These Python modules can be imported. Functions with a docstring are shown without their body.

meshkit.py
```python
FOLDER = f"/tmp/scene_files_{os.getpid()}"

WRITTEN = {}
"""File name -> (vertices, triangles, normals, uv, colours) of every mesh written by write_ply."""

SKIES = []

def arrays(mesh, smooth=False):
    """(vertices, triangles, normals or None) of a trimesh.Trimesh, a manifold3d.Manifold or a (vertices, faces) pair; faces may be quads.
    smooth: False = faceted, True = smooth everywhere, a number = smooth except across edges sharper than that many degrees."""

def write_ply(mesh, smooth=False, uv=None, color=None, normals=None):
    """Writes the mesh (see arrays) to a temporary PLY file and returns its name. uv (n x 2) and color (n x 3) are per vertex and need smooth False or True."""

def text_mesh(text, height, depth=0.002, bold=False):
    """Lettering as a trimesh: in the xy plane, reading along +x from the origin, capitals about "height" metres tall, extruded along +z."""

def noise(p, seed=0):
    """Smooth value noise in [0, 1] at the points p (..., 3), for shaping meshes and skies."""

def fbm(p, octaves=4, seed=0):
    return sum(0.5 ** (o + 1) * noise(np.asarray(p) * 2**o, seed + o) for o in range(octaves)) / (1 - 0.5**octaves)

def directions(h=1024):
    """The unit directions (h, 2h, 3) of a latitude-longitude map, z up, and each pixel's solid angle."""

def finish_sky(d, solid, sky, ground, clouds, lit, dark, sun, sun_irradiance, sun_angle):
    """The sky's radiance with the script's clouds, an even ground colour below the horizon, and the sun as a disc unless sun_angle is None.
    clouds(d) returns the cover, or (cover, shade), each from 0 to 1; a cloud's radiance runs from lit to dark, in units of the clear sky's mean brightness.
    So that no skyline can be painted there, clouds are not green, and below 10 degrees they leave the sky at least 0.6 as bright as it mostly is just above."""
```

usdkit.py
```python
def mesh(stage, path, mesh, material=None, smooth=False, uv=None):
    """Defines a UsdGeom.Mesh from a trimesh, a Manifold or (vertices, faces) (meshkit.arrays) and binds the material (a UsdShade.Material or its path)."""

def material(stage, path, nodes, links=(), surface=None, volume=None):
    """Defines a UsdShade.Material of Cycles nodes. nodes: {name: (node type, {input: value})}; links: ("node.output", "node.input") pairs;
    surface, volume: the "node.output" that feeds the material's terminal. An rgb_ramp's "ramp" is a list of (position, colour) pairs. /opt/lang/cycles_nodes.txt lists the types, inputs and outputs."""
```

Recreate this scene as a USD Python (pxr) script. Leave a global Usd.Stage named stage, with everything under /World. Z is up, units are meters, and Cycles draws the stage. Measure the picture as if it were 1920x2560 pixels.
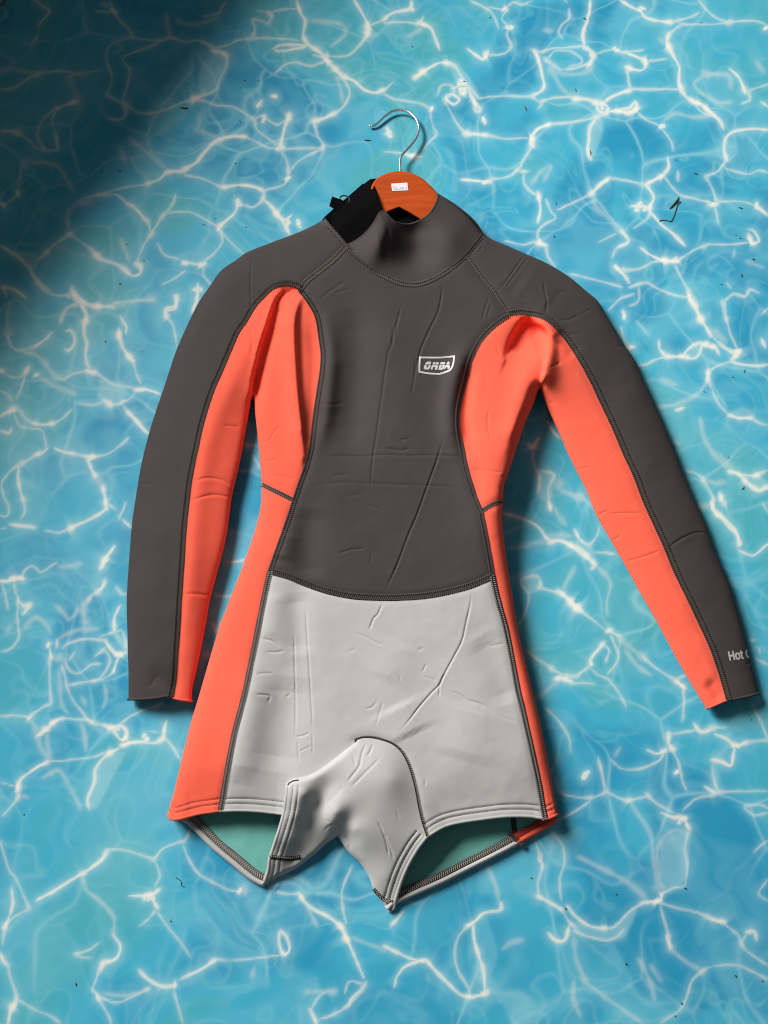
import math
import numpy as np, trimesh, usdkit, meshkit
import shapely
from shapely.geometry import Polygon, LineString, MultiPolygon
from scipy.spatial import cKDTree, Delaunay
from scipy.ndimage import map_coordinates, gaussian_filter, distance_transform_edt
from scipy.interpolate import RBFInterpolator
import scipy.sparse as sp, scipy.sparse.linalg as spl
from pxr import Usd, UsdGeom, UsdLux, UsdShade, Sdf, Gf, Vt

rng = np.random.default_rng(7)
stage = Usd.Stage.CreateInMemory()
UsdGeom.SetStageUpAxis(stage, UsdGeom.Tokens.z)
UsdGeom.SetStageMetersPerUnit(stage, 1.0)
UsdGeom.Xform.Define(stage, '/World'); UsdGeom.Scope.Define(stage, '/World/Looks')

# ------------------------------------------------------------------ camera
FPX, TILT, DIST, U = 1971.0, math.radians(15.2), 0.985, 0.0005   # focal in reference px, pitch, distance, metres per unit of height
CT, ST = math.cos(TILT), math.sin(TILT)
CAM = np.array([0, -DIST * ST, DIST * CT])
cam = UsdGeom.Camera.Define(stage, '/World/camera')
cam.AddTranslateOp().Set(Gf.Vec3d(*CAM)); cam.AddRotateXOp().Set(math.degrees(TILT))
cam.CreateHorizontalApertureAttr(24.0); cam.CreateVerticalApertureAttr(32.0)
cam.CreateFocalLengthAttr(FPX / 1920 * 24.0)
cam.CreateClippingRangeAttr(Gf.Vec2f(0.01, 100))
cam.CreateExposureAttr(0.0)

# ------------------------------------------------------------------ light: a window high on the upper left, and the dim room
LPOS, LAIM = np.array([-1.92, 1.66, 1.62]), np.array([0.0, 0.0, 0.0])
win = UsdLux.RectLight.Define(stage, '/World/window_light')
win.CreateWidthAttr(1.25); win.CreateHeightAttr(1.35); win.CreateNormalizeAttr(True)
win.CreateIntensityAttr(68.0); win.CreateColorAttr(Gf.Vec3f(1.0, 0.965, 0.91))
zc = (LPOS - LAIM) / np.linalg.norm(LPOS - LAIM); xc = np.cross([0, 0, 1.0], zc); xc /= np.linalg.norm(xc); yc = np.cross(zc, xc)
win.AddTransformOp().Set(Gf.Matrix4d(*[float(v) for r in ((*xc, 0), (*yc, 0), (*zc, 0), (*LPOS, 1)) for v in r]))
dome = UsdLux.DomeLight.Define(stage, '/World/room_light')
M = lambda p, n, l=(), s=None: usdkit.material(stage, '/World/Looks/' + p, n, l, surface=s)
room = M('room_glow', {'b': ('background_shader', {'color': (0.90, 0.98, 1.0), 'strength': 0.088})}, (), 'b.background')
UsdShade.MaterialBindingAPI.Apply(dome.GetPrim()).Bind(room)

# ------------------------------------------------------------------ geometry between the reference frame and the world
def lift(P, z=0.0):
    """The world points seen at reference positions P (n x 2) that lie z units (0.5 mm) above the mat."""
    P = np.asarray(P, float).reshape(-1, 2)
    a, b = (P[:, 0] - 960) / FPX, -(P[:, 1] - 1280) / FPX
    d = np.stack([a, b * CT + ST, b * ST - CT], 1)
    t = (np.broadcast_to(np.asarray(z, float), len(P)) * U - CAM[2]) / d[:, 2]
    return CAM + d * t[:, None]
def to_ref(W):
    q = np.asarray(W, float) - CAM
    y, w = q[:, 1] * CT + q[:, 2] * ST, q[:, 1] * ST - q[:, 2] * CT
    return np.stack([960 + FPX * q[:, 0] / w, 1280 - FPX * y / w], 1)

# ------------------------------------------------------------------ materials
def fabric(name, col, rough=0.82, bump=0.12, mott=0.07, sheen=0.0, spec=0.25):
    c = np.array(col)
    return M(name, {
        'g': ('geometry', {}),
        'n1': ('noise_texture', {'scale': 14.0, 'detail': 4.0, 'roughness': 0.6}),
        'r': ('rgb_ramp', {'ramp': [(0.3, tuple(c * (1 - mott))), (0.7, tuple(np.minimum(c * (1 + mott), 1)))]}),
        'n2': ('noise_texture', {'scale': 1100.0, 'detail': 2.0}),
        'n3': ('noise_texture', {'scale': 130.0, 'detail': 3.0}),
        'ad': ('math', {'math_type': 'multiply_add', 'value2': 0.9}),
        'bm': ('bump', {'strength': bump, 'distance': 0.0009}),
        'p': ('principled_bsdf', {'roughness': rough, 'specular_ior_level': spec, 'sheen_weight': sheen, 'sheen_roughness': 0.5, 'diffuse_roughness': 0.3})},
        [('g.position', 'n1.vector'), ('g.position', 'n2.vector'), ('g.position', 'n3.vector'), ('n1.fac', 'r.fac'), ('r.color', 'p.base_color'),
         ('n3.fac', 'ad.value1'), ('n2.fac', 'ad.value3'), ('ad.value', 'bm.height'), ('bm.normal', 'p.normal')], 'p.BSDF')
def plain(name, col, rough=0.6, **k):
    return M(name, {'p': ('principled_bsdf', {'base_color': col, 'roughness': rough, **k})}, (), 'p.BSDF')
CHAR = fabric('charcoal_neoprene', (0.061, 0.049, 0.050), 0.78, spec=0.28)
CORAL = fabric('coral_neoprene', (1.0, 0.153, 0.094), 0.9, mott=0.03, spec=0.06)
GREY = fabric('grey_neoprene', (0.525, 0.522, 0.518), 0.85, mott=0.012, spec=0.15)
BLACK = fabric('black_lining', (0.005, 0.005, 0.006), 0.95, spec=0.02)
TEAL = fabric('teal_lining', (0.165, 0.48, 0.43), 0.9, bump=0.25, mott=0.08)
TAPE = fabric('dark_seam_tape', (0.056, 0.044, 0.040), 0.8)
TAPE2 = fabric('brown_seam_tape', (0.085, 0.068, 0.066), 0.8)
REDTAPE = fabric('red_hem_tape', (0.42, 0.03, 0.03), 0.8)
THREAD = plain('dark_thread', (0.11, 0.092, 0.088), 0.7)
THREAD_L = plain('pale_thread', (0.50, 0.48, 0.46), 0.7)
THREAD_K = plain('black_thread', (0.055, 0.046, 0.044), 0.8)
THREAD_R = plain('coral_thread', (0.75, 0.10, 0.08), 0.8)
PRINT = plain('silver_print', (0.55, 0.54, 0.53), 0.4)
CHROME = plain('chrome', (0.90, 0.91, 0.92), 0.32, metallic=1.0)
WOOD = M('varnished_wood', {
    'g': ('geometry', {}), 'm': ('mapping', {'scale': (18, 160, 60), 'rotation': (0, 0, 0.2)}), 'n': ('noise_texture', {'scale': 1.0, 'detail': 5.0, 'distortion': 0.6}),
    'r': ('rgb_ramp', {'ramp': [(0.3, (0.44, 0.055, 0.004)), (0.7, (0.58, 0.085, 0.007))]}),
    'p': ('principled_bsdf', {'roughness': 0.45, 'specular_ior_level': 0.3, 'coat_weight': 0.12, 'coat_roughness': 0.25})},
    [('g.position', 'm.vector'), ('m.vector', 'n.vector'), ('n.fac', 'r.fac'), ('r.color', 'p.base_color')], 'p.BSDF')
PAPER = plain('sticker_paper', (0.86, 0.82, 0.88), 0.7)
INK = plain('pen_ink', (0.45, 0.43, 0.58), 0.7)
DRY = M('dry_plant', {'o': ('object_info', {}), 'r': ('rgb_ramp', {'ramp': [(0.0, (0.028, 0.028, 0.020)), (0.6, (0.085, 0.065, 0.040)), (1.0, (0.20, 0.15, 0.09))]}),
    'p': ('principled_bsdf', {'roughness': 0.9})}, [('o.random', 'r.fac'), ('r.color', 'p.base_color')], 'p.BSDF')
VINYL = M('pool_print_vinyl', {
    'a': ('attribute', {'attribute': 'print_color'}), 'g': ('geometry', {}),
    'n': ('noise_texture', {'scale': 7.0, 'detail': 3.0}), 'n2': ('noise_texture', {'scale': 600.0, 'detail': 2.0}),
    'ad': ('math', {'math_type': 'multiply_add', 'value2': 8.0}),
    'b': ('bump', {'strength': 0.12, 'distance': 0.0015}),
    'p': ('principled_bsdf', {'roughness': 0.5, 'specular_ior_level': 0.22})},
    [('a.color', 'p.base_color'), ('g.position', 'n.vector'), ('g.position', 'n2.vector'), ('n.fac', 'ad.value1'), ('n2.fac', 'ad.value3'), ('ad.value', 'b.height'), ('b.normal', 'p.normal')], 'p.BSDF')
PLASTER = M('painted_plaster', {'g': ('geometry', {}), 'n': ('noise_texture', {'scale': 9.0, 'detail': 6.0}),
    'r': ('rgb_ramp', {'ramp': [(0.3, (0.36, 0.31, 0.23)), (0.7, (0.45, 0.39, 0.30))]}), 'p': ('principled_bsdf', {'roughness': 0.8})},
    [('g.position', 'n.vector'), ('n.fac', 'r.fac'), ('r.color', 'p.base_color')], 'p.BSDF')

# ------------------------------------------------------------------ naming helpers
used = {}
def path_for(name, parent):
    base = (parent.GetPath().pathString if parent else '/World') + '/' + name
    k = used.get(base, 0); used[base] = k + 1
    return base if k == 0 else f'{base}_{k:03d}'
def tag(p, label=None, category=None, group=None, kind=None):
    for k, v in (('label', label), ('category', category), ('group', group), ('kind', kind)):
        if v: p.SetCustomDataByKey(k, v)
    return p
def obj(name, mesh, mat, parent=None, smooth=True, **t):
    m = usdkit.mesh(stage, path_for(name, parent), mesh, mat, smooth=smooth)
    return tag(m.GetPrim(), **t)
def thing(name, loc, **t):
    x = UsdGeom.Xform.Define(stage, path_for(name, None))
    return tag(x.GetPrim(), **t)
def cat(*ms):
    v, f, n = [], [], 0
    for a, b in ms:
        v.append(a); f.append(np.asarray(b) + n); n += len(a)
    return np.vstack(v), np.vstack(f)

# ------------------------------------------------------------------ curves
def pts(s):
    return np.array([[float(v) for v in p.split(',')] for p in s.split()])
def spline(P, step=3.0):
    P = np.asarray(P, float)
    if len(P) < 3:
        n = max(2, int(np.linalg.norm(P[-1] - P[0]) / step) + 1)
        return P[0] + (P[-1] - P[0]) * np.linspace(0, 1, n)[:, None]
    Q = np.vstack([2 * P[0] - P[1], P, 2 * P[-1] - P[-2]])
    out = []
    for i in range(len(P) - 1):
        a, b, c, d = Q[i:i + 4]
        n = max(2, int(np.linalg.norm(c - b) / step) + 1); t = np.linspace(0, 1, n, endpoint=False)[:, None]
        out.append(0.5 * (2 * b + (c - a) * t + (2 * a - 5 * b + 4 * c - d) * t**2 + (3 * b - a - 3 * c + d) * t**3))
    return np.vstack(out + [P[-1:]])
def even(P, step):
    s = np.r_[0, np.cumsum(np.linalg.norm(np.diff(P, axis=0), axis=1))]
    n = max(2, int(s[-1] / step) + 1); q = np.linspace(0, s[-1], n)
    return np.stack([np.interp(q, s, P[:, k]) for k in range(2)], 1)
def normals2(P):
    t = np.gradient(P, axis=0); t /= np.maximum(np.linalg.norm(t, axis=1, keepdims=True), 1e-9)
    return np.stack([-t[:, 1], t[:, 0]], 1), t
S = lambda s: spline(pts(s))

# outline and seams of the suit, in reference px
OUT_L = S('808,550 770,570 730,587 690,602 635,623 612,634 589,651 553,676 524,716 495,759 463,824 437,886 412,962 390,1027 372,1085 354,1157 341.6,1229 331,1300 324,1380 318,1471 317,1525 319,1607 321,1688 321,1748')
CUFF_LA = S('321,1748 360,1747 394,1744 418,1740 432,1744')
CUFF_LB = S('432,1744 454,1749 478,1752')
IN_L = S('478,1752 482,1715 494,1661 510.6,1580 524,1504 538,1450 554,1390 567.6,1330 580,1241 593,1186 604,1132 618,1056 627,1009 632,990')
TOR_LA = S('632,990 634.6,998 640,1052 645.5,1106 652,1179 654,1211')
TOR_LB = S('654,1211 653,1254 643.5,1305 626,1360 600,1433 575.7,1496 551,1561 529.6,1629 510.6,1694 494,1751 479,1800 459.6,1876 436,1975 425,2012 421,2036')
HEM_LA = S('421,2036 428,2046 443,2047 466,2042 499,2033 551,2026')
HEM_LB = S('551,2026 600,2025 645,2027 700,2033 722,2036')
HEM_RB = S('1066,2091 1109,2066 1149,2055 1202,2047 1262,2040 1321,2040 1363,2046')
HEM_RA = S('1363,2046 1376,2043 1393,2036')
TOR_RB = S('1257,1253 1255,1297 1260,1351 1270,1423 1282,1496 1292,1560 1313.5,1655 1334,1740 1344.6,1782 1358,1842 1374.5,1930 1386,1995 1393,2036')
TOR_RA = S('1351,969 1344,980 1333,1011 1311,1062 1289,1127 1271,1181 1260,1214 1257,1253')
IN_R = S('1351,969 1356,986 1380,1044 1401.5,1091 1419.6,1134 1441,1177 1466.6,1228 1491,1288 1528,1353 1559,1407 1601,1483 1640,1551 1673,1613 1705.5,1672 1735,1721 1766,1771')
CUFF_RB = S('1766,1771 1790,1761 1816,1750')
CUFF_RA = S('1816,1750 1829,1748 1862,1742 1897,1734')
OUT_R = S('1208,583 1230,598 1261,611 1313,634 1365,657 1423,692 1465,727 1494,752 1512,781 1534,817 1559,860 1585,897 1599,929 1628,991 1657,1056 1690,1135 1715,1200 1744.6,1267 1764,1311 1787,1376 1823,1460 1849,1545 1868,1617 1881,1669 1893,1718 1897,1734')
COLSEAM = S('865,615 882,631 912.5,657 947,683 990.6,704 1025,711 1056,708 1099,689 1140,660 1164,638')
COLSEAM_R = S('1164,638 1177,622 1194,602 1208,583')
SHL = S('808,550 838,583 865,615')
RAG_L = S('865,615 848,634 830,652 791,683 765,704 750,725')
RAG_R = S('1164,638 1199,687 1234,730 1260,769 1271,789')
SL = S('750,725 735,717 709,713 683,722 658,745 636,770 615,806 597,831 575,882 553,933 531.5,983 510,1052 495,1117 481,1186 472,1251 464.6,1323 459.5,1403 453.6,1485 449.6,1553 444,1634 439,1702 432,1744')
TL1 = S('750,725 766.6,745 785,774 795.5,802 802,846 807,882 806,918 801,954 794,998 786.5,1052 779,1114 766.6,1164 756,1193 736,1251')
TL2 = S('736,1251 719.6,1302 698,1363 685,1400 675,1428')
GL = S('675,1428 668,1458 654,1525 641,1593 627,1661 614,1724 600,1780 585.5,1836 569,1922 556,2000 551,2026')
SR = S('1271,789 1290,786 1307,786 1344,792 1369,804 1394,827 1420,859 1452,910 1481,964 1506,1018 1532,1073 1561,1141 1586,1195 1608,1255 1634,1311 1660,1369 1689,1438 1725,1512 1754,1574 1780,1633 1803,1704 1816,1750')
TR1 = S('1271,789 1246,805 1217,830 1195,859 1177,895 1168,924 1159,960 1148,1007 1144,1047 1146.5,1083 1155.5,1127 1163,1163 1177,1214 1192,1256 1202,1279')
TR2 = S('1202,1279 1213,1335 1224,1395 1231.5,1440')
GR = S('1231.5,1440 1240,1480 1249,1515 1264.5,1571 1280.5,1650 1295,1726 1308,1780 1328,1869 1345,1949 1357,2015 1363,2046')
HL = S('654,1211 691,1229 736,1251')
HR = S('1257,1253 1231,1261 1202,1279')
WAIST = S('675,1428 719.5,1440 771,1461 819,1477 879,1489 938,1493 998,1493 1058,1489 1117,1479 1177,1463 1231.5,1440')
CROTCH = S('887,1853 902,1847 920,1845 950,1850 983,1863 1006,1886 1023,1922 1036,1969 1046,2022 1056,2062 1066,2091')

def chain(*segs):
    out = [np.asarray(segs[0])]
    for s in segs[1:]:
        s = np.asarray(s)
        if np.linalg.norm(s[0] - out[-1][-1]) > np.linalg.norm(s[-1] - out[-1][-1]): s = s[::-1]
        out.append(s[1:] if np.linalg.norm(s[0] - out[-1][-1]) < 1e-6 else s)
    P = np.vstack(out)
    return P[:-1] if np.linalg.norm(P[0] - P[-1]) < 1e-6 else P

# ------------------------------------------------------------------ the height of the suit's upper surface (units of 0.5 mm)
EXT = chain(OUT_L, pts('321,1860 438,1862 478,1752'), IN_L, TOR_LA, TOR_LB, pts('421,2036 400,2330 700,2400 1080,2400 1440,2330 1393,2036'),
            TOR_RB[::-1], TOR_RA[::-1], IN_R, pts('1766,1771 1830,1890 1950,1860 1897,1734'), OUT_R[::-1], pts('1208,583 1180,300 830,300'))
EXTP = Polygon(EXT).buffer(0)
ext_line = even(np.vstack([EXT, EXT[:1]]), 1.0)
kd_ext = cKDTree(ext_line)
gx, gy = np.meshgrid(np.arange(0, 1960, 4.0), np.arange(0, 2600, 4.0))
mask = shapely.contains_xy(EXTP, gx, gy)
idx = -np.ones(mask.shape, int); idx[mask] = np.arange(mask.sum())
rr, cc = np.nonzero(mask); n = len(rr)
rows, cols, vals = [np.arange(n)], [np.arange(n)], [np.full(n, 4.0)]
for dr, dc in ((1, 0), (-1, 0), (0, 1), (0, -1)):
    j = idx[rr + dr, cc + dc]; ok = j >= 0
    rows.append(np.arange(n)[ok]); cols.append(j[ok]); vals.append(np.full(ok.sum(), -1.0))
A = sp.csc_matrix((np.concatenate(vals), (np.concatenate(rows), np.concatenate(cols))), shape=(n, n))
Uf = np.zeros(mask.shape); Uf[mask] = spl.spsolve(A, np.full(n, 16.0))
dR = kd_ext.query(np.stack([gx, gy], -1)[mask])[0]
ratio = np.full(mask.shape, np.nan); ratio[mask] = np.where(dR > 7, Uf[mask] / np.maximum(dR, 1e-6), np.nan)
ii = distance_transform_edt(np.isnan(ratio), return_indices=True)[1]
ratio = gaussian_filter(ratio[tuple(ii)], 1.2)
KF, HMAX = 0.33, 39.0
soft = lambda u: HMAX * np.tanh(KF * np.sqrt(np.maximum(2 * u, 0)) / HMAX)
hR = np.where(mask, soft(Uf), 0)
zmid = gaussian_filter(hR, 11) / np.maximum(gaussian_filter(mask.astype(float), 11), 1e-3)
zmid[gaussian_filter(mask.astype(float), 11) < 2e-2] = 0
zmid = 0.62 * zmid + 6
zmid += 34 * np.exp(-((gx - 1262) / 90)**2 - ((gy - 1200) / 190)**2)      # the right flank stands off the mat
zmid += 14 * np.exp(-((gx - 1380) / 110)**2 - ((gy - 900) / 120)**2)

# broad folds: (path, height, half width)
FOLDS = [(pts(a), b, c) for a, b, c in (
    ('712,734 695,752 677,803 656,872 642,933 634,985 628,1015', -30, (7, 23)), ('697,745 676,802 655,871 640,935', 11, 13),
    ('748,745 736,790 734,830 736,889 742,980 750,1052 758,1140', 20, (30, 9)), ('775,800 784,860 786,930 780,1020 773,1090', -8, 17), ('690,765 640,840 590,930 545,1030 515,1120 498,1220 485,1330 475,1450 462,1620', 9, 30),
    ('820,800 830,880 826,960 815,1050 800,1110', 7, 18), ('716,728 740,735', -10, 14),
    ('1268,890 1290,838 1316,805 1345,818 1367,834', -20, (46, 9)), ('1326,838 1312,862', -20, 44), ('1352,852 1346,872', -10, 22), ('1322,800 1350,812 1368,828 1372,855 1369,895 1360,940 1352,968', 22, (4.5, 26)),
    ('1393,848 1395,885 1391,918', -5, 11), ('1330,920 1305,1010 1275,1110', 15, 30),
    ('1165,870 1142,930 1126,1000 1124,1060 1134,1120', 13, 26), ('1176,910 1164,1000 1164,1060 1174,1120', -14, 18), ('430,2042 560,2032 740,2040', -19, 95), ('1070,2092 1200,2048 1390,2040', -16, 95), ('1190,1180 1196,1230', -4, 14),
    ('880,770 892,860 890,950 880,1040 868,1130', -12, 44), ('826,880 818,960 812,1040', 6, 34), ('960,800 985,900 1000,1000 990,1120', 5, 60),
    ('775,1270 768,1370 772,1450', -11, 38), ('720,1330 706,1400', 6, 30), ('742,1480 746,1560 748,1640', -8, 32), ('690,1480 672,1600', 6, 30),
    ('640,1680 612,1820 590,1960', 11, 44), ('725,1690 712,1800 690,1930', -12, 52), ('1200,1590 1240,1660 1275,1760', -8, 42), ('1190,1760 1150,1900', 6, 70),
    ('990,1760 1030,1840', 7, 60), ('1000,1600 950,1700', 4, 60),
    ('560,640 500,760 455,860', 7, 60), ('400,1300 390,1500', 3, 40), ('395,1695 425,1712', -5, 24), ('1780,1715 1795,1735', -7, 14),
    ('640,720 600,800', -4, 40), ('1390,830 1440,890', -6, 24), ('1560,960 1640,1200', 4, 40), ('1300,700 1380,760', 5, 40))]
# sharp creases pressed into the neoprene: (path, depth, half width)
CREASES = [(pts(a), b, c) for a, b, c in (
    ('963,1478 985,1430 1000,1394 1020,1340 1043,1286 1072,1206 1094,1145 1110,1090', 3.2, 3.4), ('1108,705 1098,772 1080,812 1061,852 1047,892 1036,945', 2.6, 3.4), ('1040,880 1035,950 1027,990', 1.5, 4),
    ('1003,765 997,790 985,830 980,870', 2.0, 3.6), ('982,795 980,850 969,891 960,950 952,1010 943,1076 932,1150 926,1227', 1.8, 4), ('995,800 990,840', 1.4, 3.5),
    ('798,1144 850,1140 905,1141 960,1137 1020,1139 1080,1138 1160,1141', 1.5, 4.5), ('770,1215 830,1208 900,1207 1000,1212 1080,1214 1172,1222', 1.2, 5),
    ('965,1120 1000,1126 1026,1122', 2.4, 5), ('1000,1100 1025,1096', 1.6, 5), ('845,1384 880,1374 914,1371', 1.8, 4), ('914,1262 945,1270 965,1280', 1.3, 4), ('930,1380 925,1410', 1, 4),
    ('790,1010 830,1012 860,1006', 1.2, 5), ('830,1190 870,1185', 1.2, 5), ('860,1240 905,1236', 1.0, 5),
    ('956,1509 945,1535 934,1547 922,1577', 2.4, 3.4), ('887,1581 918,1595 958,1615', 1.6, 3.6), ('1179,1480 1176,1510 1165,1559 1156,1600 1137,1638 1113,1682 1098,1712 1077,1734 1046,1770 1022,1802 1000,1826', 3.0, 3.4),
    ('1113,1682 1100,1710 1098,1745', 1.8, 3.4), ('1125,1726 1150,1738 1169,1750 1195,1758 1217,1768', 1.8, 4), ('1217,1768 1255,1792 1295,1806', 1.0, 4), ('914,1772 930,1768 942,1754', 1.6, 4), ('958,1754 948,1785 940,1812', 1.2, 4),
    ('1066,1660 1056,1680', 1.5, 4), ('1060,1690 1090,1702', 1.2, 4), ('656,1595 684,1605 700,1618', 2.0, 4), ('664,1629 690,1631 711,1626', 1.8, 4), ('640,1686 662,1683 684,1684', 1.5, 4), ('640,1736 674,1740 668,1758', 1.8, 4), ('716,1742 724,1736', 2, 4),
    ('1225,1615 1262,1608', 1.2, 5), ('870,1628 888,1624', 1.2, 5), ('1045,1625 1060,1620', 1.2, 5), ('998,1690 1000,1702', 1.2, 4),
    ('735,1579 737,1660 739,1750 738,1843', 1.9, 3.2), ('763,1511 768,1590 774,1680 778,1750 781,1800 779,1826', 2.1, 3.2), ('738,1842 755,1840 774,1832', 2.0, 3.2), ('781,1830 782,1890', 1.3, 3.2), ('744,1850 747,1905', 1.6, 3.2), ('746,1880 780,1864', 1.3, 3.2),
    ('1028,1945 1030,1952', 1.2, 4), ('1062,1950 1064,1964', 1.6, 4),
    ('634,629 628,660 626,700 627,752 622,781', 1.7, 3.4), ('1312,637 1277,687 1251,726', 2.2, 3.4), ('1322,640 1290,684 1262,722', 1.7, 3.4), ('1246,726 1262,700', 1.2, 4), ('1362,700 1361,722 1367,755 1363,787', 2.4, 3.4),
    ('1398,798 1420,800 1448,788', 2.2, 4), ('1448,788 1480,770', 1.4, 4), ('1390,734 1410,728 1430,737', 1.4, 4), ('1300,757 1335,768', 1.5, 4), ('1555,870 1564,866', 2, 4), ('1540,868 1565,862', 1.6, 4), ('1420,836 1450,834', 1.4, 4), ('1228,760 1217,795', 1.4, 3.6), ('1222,744 1205,800', 1.4, 3.6),
    ('800,748 830,724 868,700', 1.5, 4), ('835,733 876,721', 1.4, 4), ('940,716 970,722 1000,716', 0.9, 4),
    ('1205,615 1200,628', 2.6, 4), ('1492,1288 1510,1280 1523,1279', 2.4, 4), ('1496,1287 1550,1283 1604,1283', 1.6, 4), ('1530,1353 1552,1338', 1.8, 4), ('1560,1405 1608,1392 1650,1377', 1.8, 4), ('1670,1369 1705,1346 1738,1332 1767,1333', 2.4, 4), ('1441,1174 1477,1167', 1.8, 4), ('1866,1660 1880,1654', 3, 5),
    ('481,1204 517,1195 553,1200 586,1218', 2.2, 5), ('477,1251 531,1237 578,1244', 2.2, 5), ('560,1063 597,1068', 1.6, 5), ('454,1486 489,1485 530,1490', 1.8, 5), ('347,1209 383,1211', 1.4, 4), ('557,1190 584,1212', 1.2, 5), ('375,1718 390,1692', 1.6, 7),
    ('624,806 630,850 628,890', 1.6, 5), ('645,1102 671,1106 695,1122', 1.8, 4), ('670,1106 690,1075 703,1064', 1.8, 4), ('655,1153 695,1149', 1.6, 5), ('670,1195 700,1190 745,1198', 1.4, 5), ('713,817 706,870', 1.2, 5), ('755,1052 762,1090', 1.4, 6), ('700,870 680,980', 1.0, 7),
    ('1222,1020 1219,1062 1226,1096', 2.2, 4), ('1240,870 1252,890', 2.2, 5), ('1172,1175 1215,1177 1265,1183', 1.2, 5), ('1212,930 1216,970', 1.0, 6), ('1248,1218 1257,1228', 2, 5), ('1375,918 1394,910 1400,904', 2.6, 4), ('1370,1008 1384,1006', 1.2, 4), ('1252,1195 1266,1186', 2, 6),
    ('985,2028 988,2016', 1, 4))]
HEMLINES = []
for seg in (chain(HEM_LA[10:], HEM_LB), chain(HEM_RB, HEM_RA)):
    e = even(seg, 3); nn, _ = normals2(e)
    if nn[len(nn) // 2, 1] > 0: nn = -nn
    HEMLINES += [e + nn * 16, e + nn * 29]
SEAMS_ALL = [np.vstack([RAG_L]), RAG_R, SL, chain(TL1, TL2, GL), SR, chain(TR1, TR2, GR), HL, HR, WAIST, CROTCH, COLSEAM, COLSEAM_R]
_feat = [(even(spline(p), 2.5), a, w, True) for p, a, w in FOLDS]
_crease = [(even(spline(p), 2.0), a, w) for p, a, w in CREASES]
_seam = cKDTree(np.vstack([even(s, 2) for s in SEAMS_ALL]))
_hem = cKDTree(np.vstack(HEMLINES))
def crease_z(P, z, creases):
    for line, a, w in creases:
        lo, hi = line.min(0) - 5 * w, line.max(0) + 5 * w
        k = np.nonzero(((P > lo) & (P < hi)).all(1))[0]
        if len(k) == 0: continue
        d, i = cKDTree(line).query(P[k], distance_upper_bound=5 * w)
        ok = np.isfinite(d); k, d, i = k[ok], d[ok], i[ok]
        t = i / (len(line) - 1); tp = np.clip(np.minimum(t, 1 - t) * 7, 0.12, 1)
        ww = 0.66 * w; z[k] += 0.72 * a * tp * (-np.exp(-(d / ww)**2) + 0.16 * np.exp(-((d - 2.6 * ww) / (1.6 * ww))**2))
    return z
def half(P):
    d = kd_ext.query(P)[0]; inside = shapely.contains_xy(EXTP, P[:, 0], P[:, 1]); d = np.where(inside, d, 0)
    ci = np.stack([P[:, 1] / 4, P[:, 0] / 4])
    u1 = map_coordinates(Uf, ci, order=1); u3 = map_coordinates(Uf, ci, order=3)
    ur = map_coordinates(ratio, ci, order=1) * d
    b = np.clip((d - 10) / 16, 0, 1); b = b * b * (3 - 2 * b)
    return soft(np.where(inside, ur * (1 - b) + u3 * b, 0)), d, map_coordinates(zmid, ci, order=3)
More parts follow.
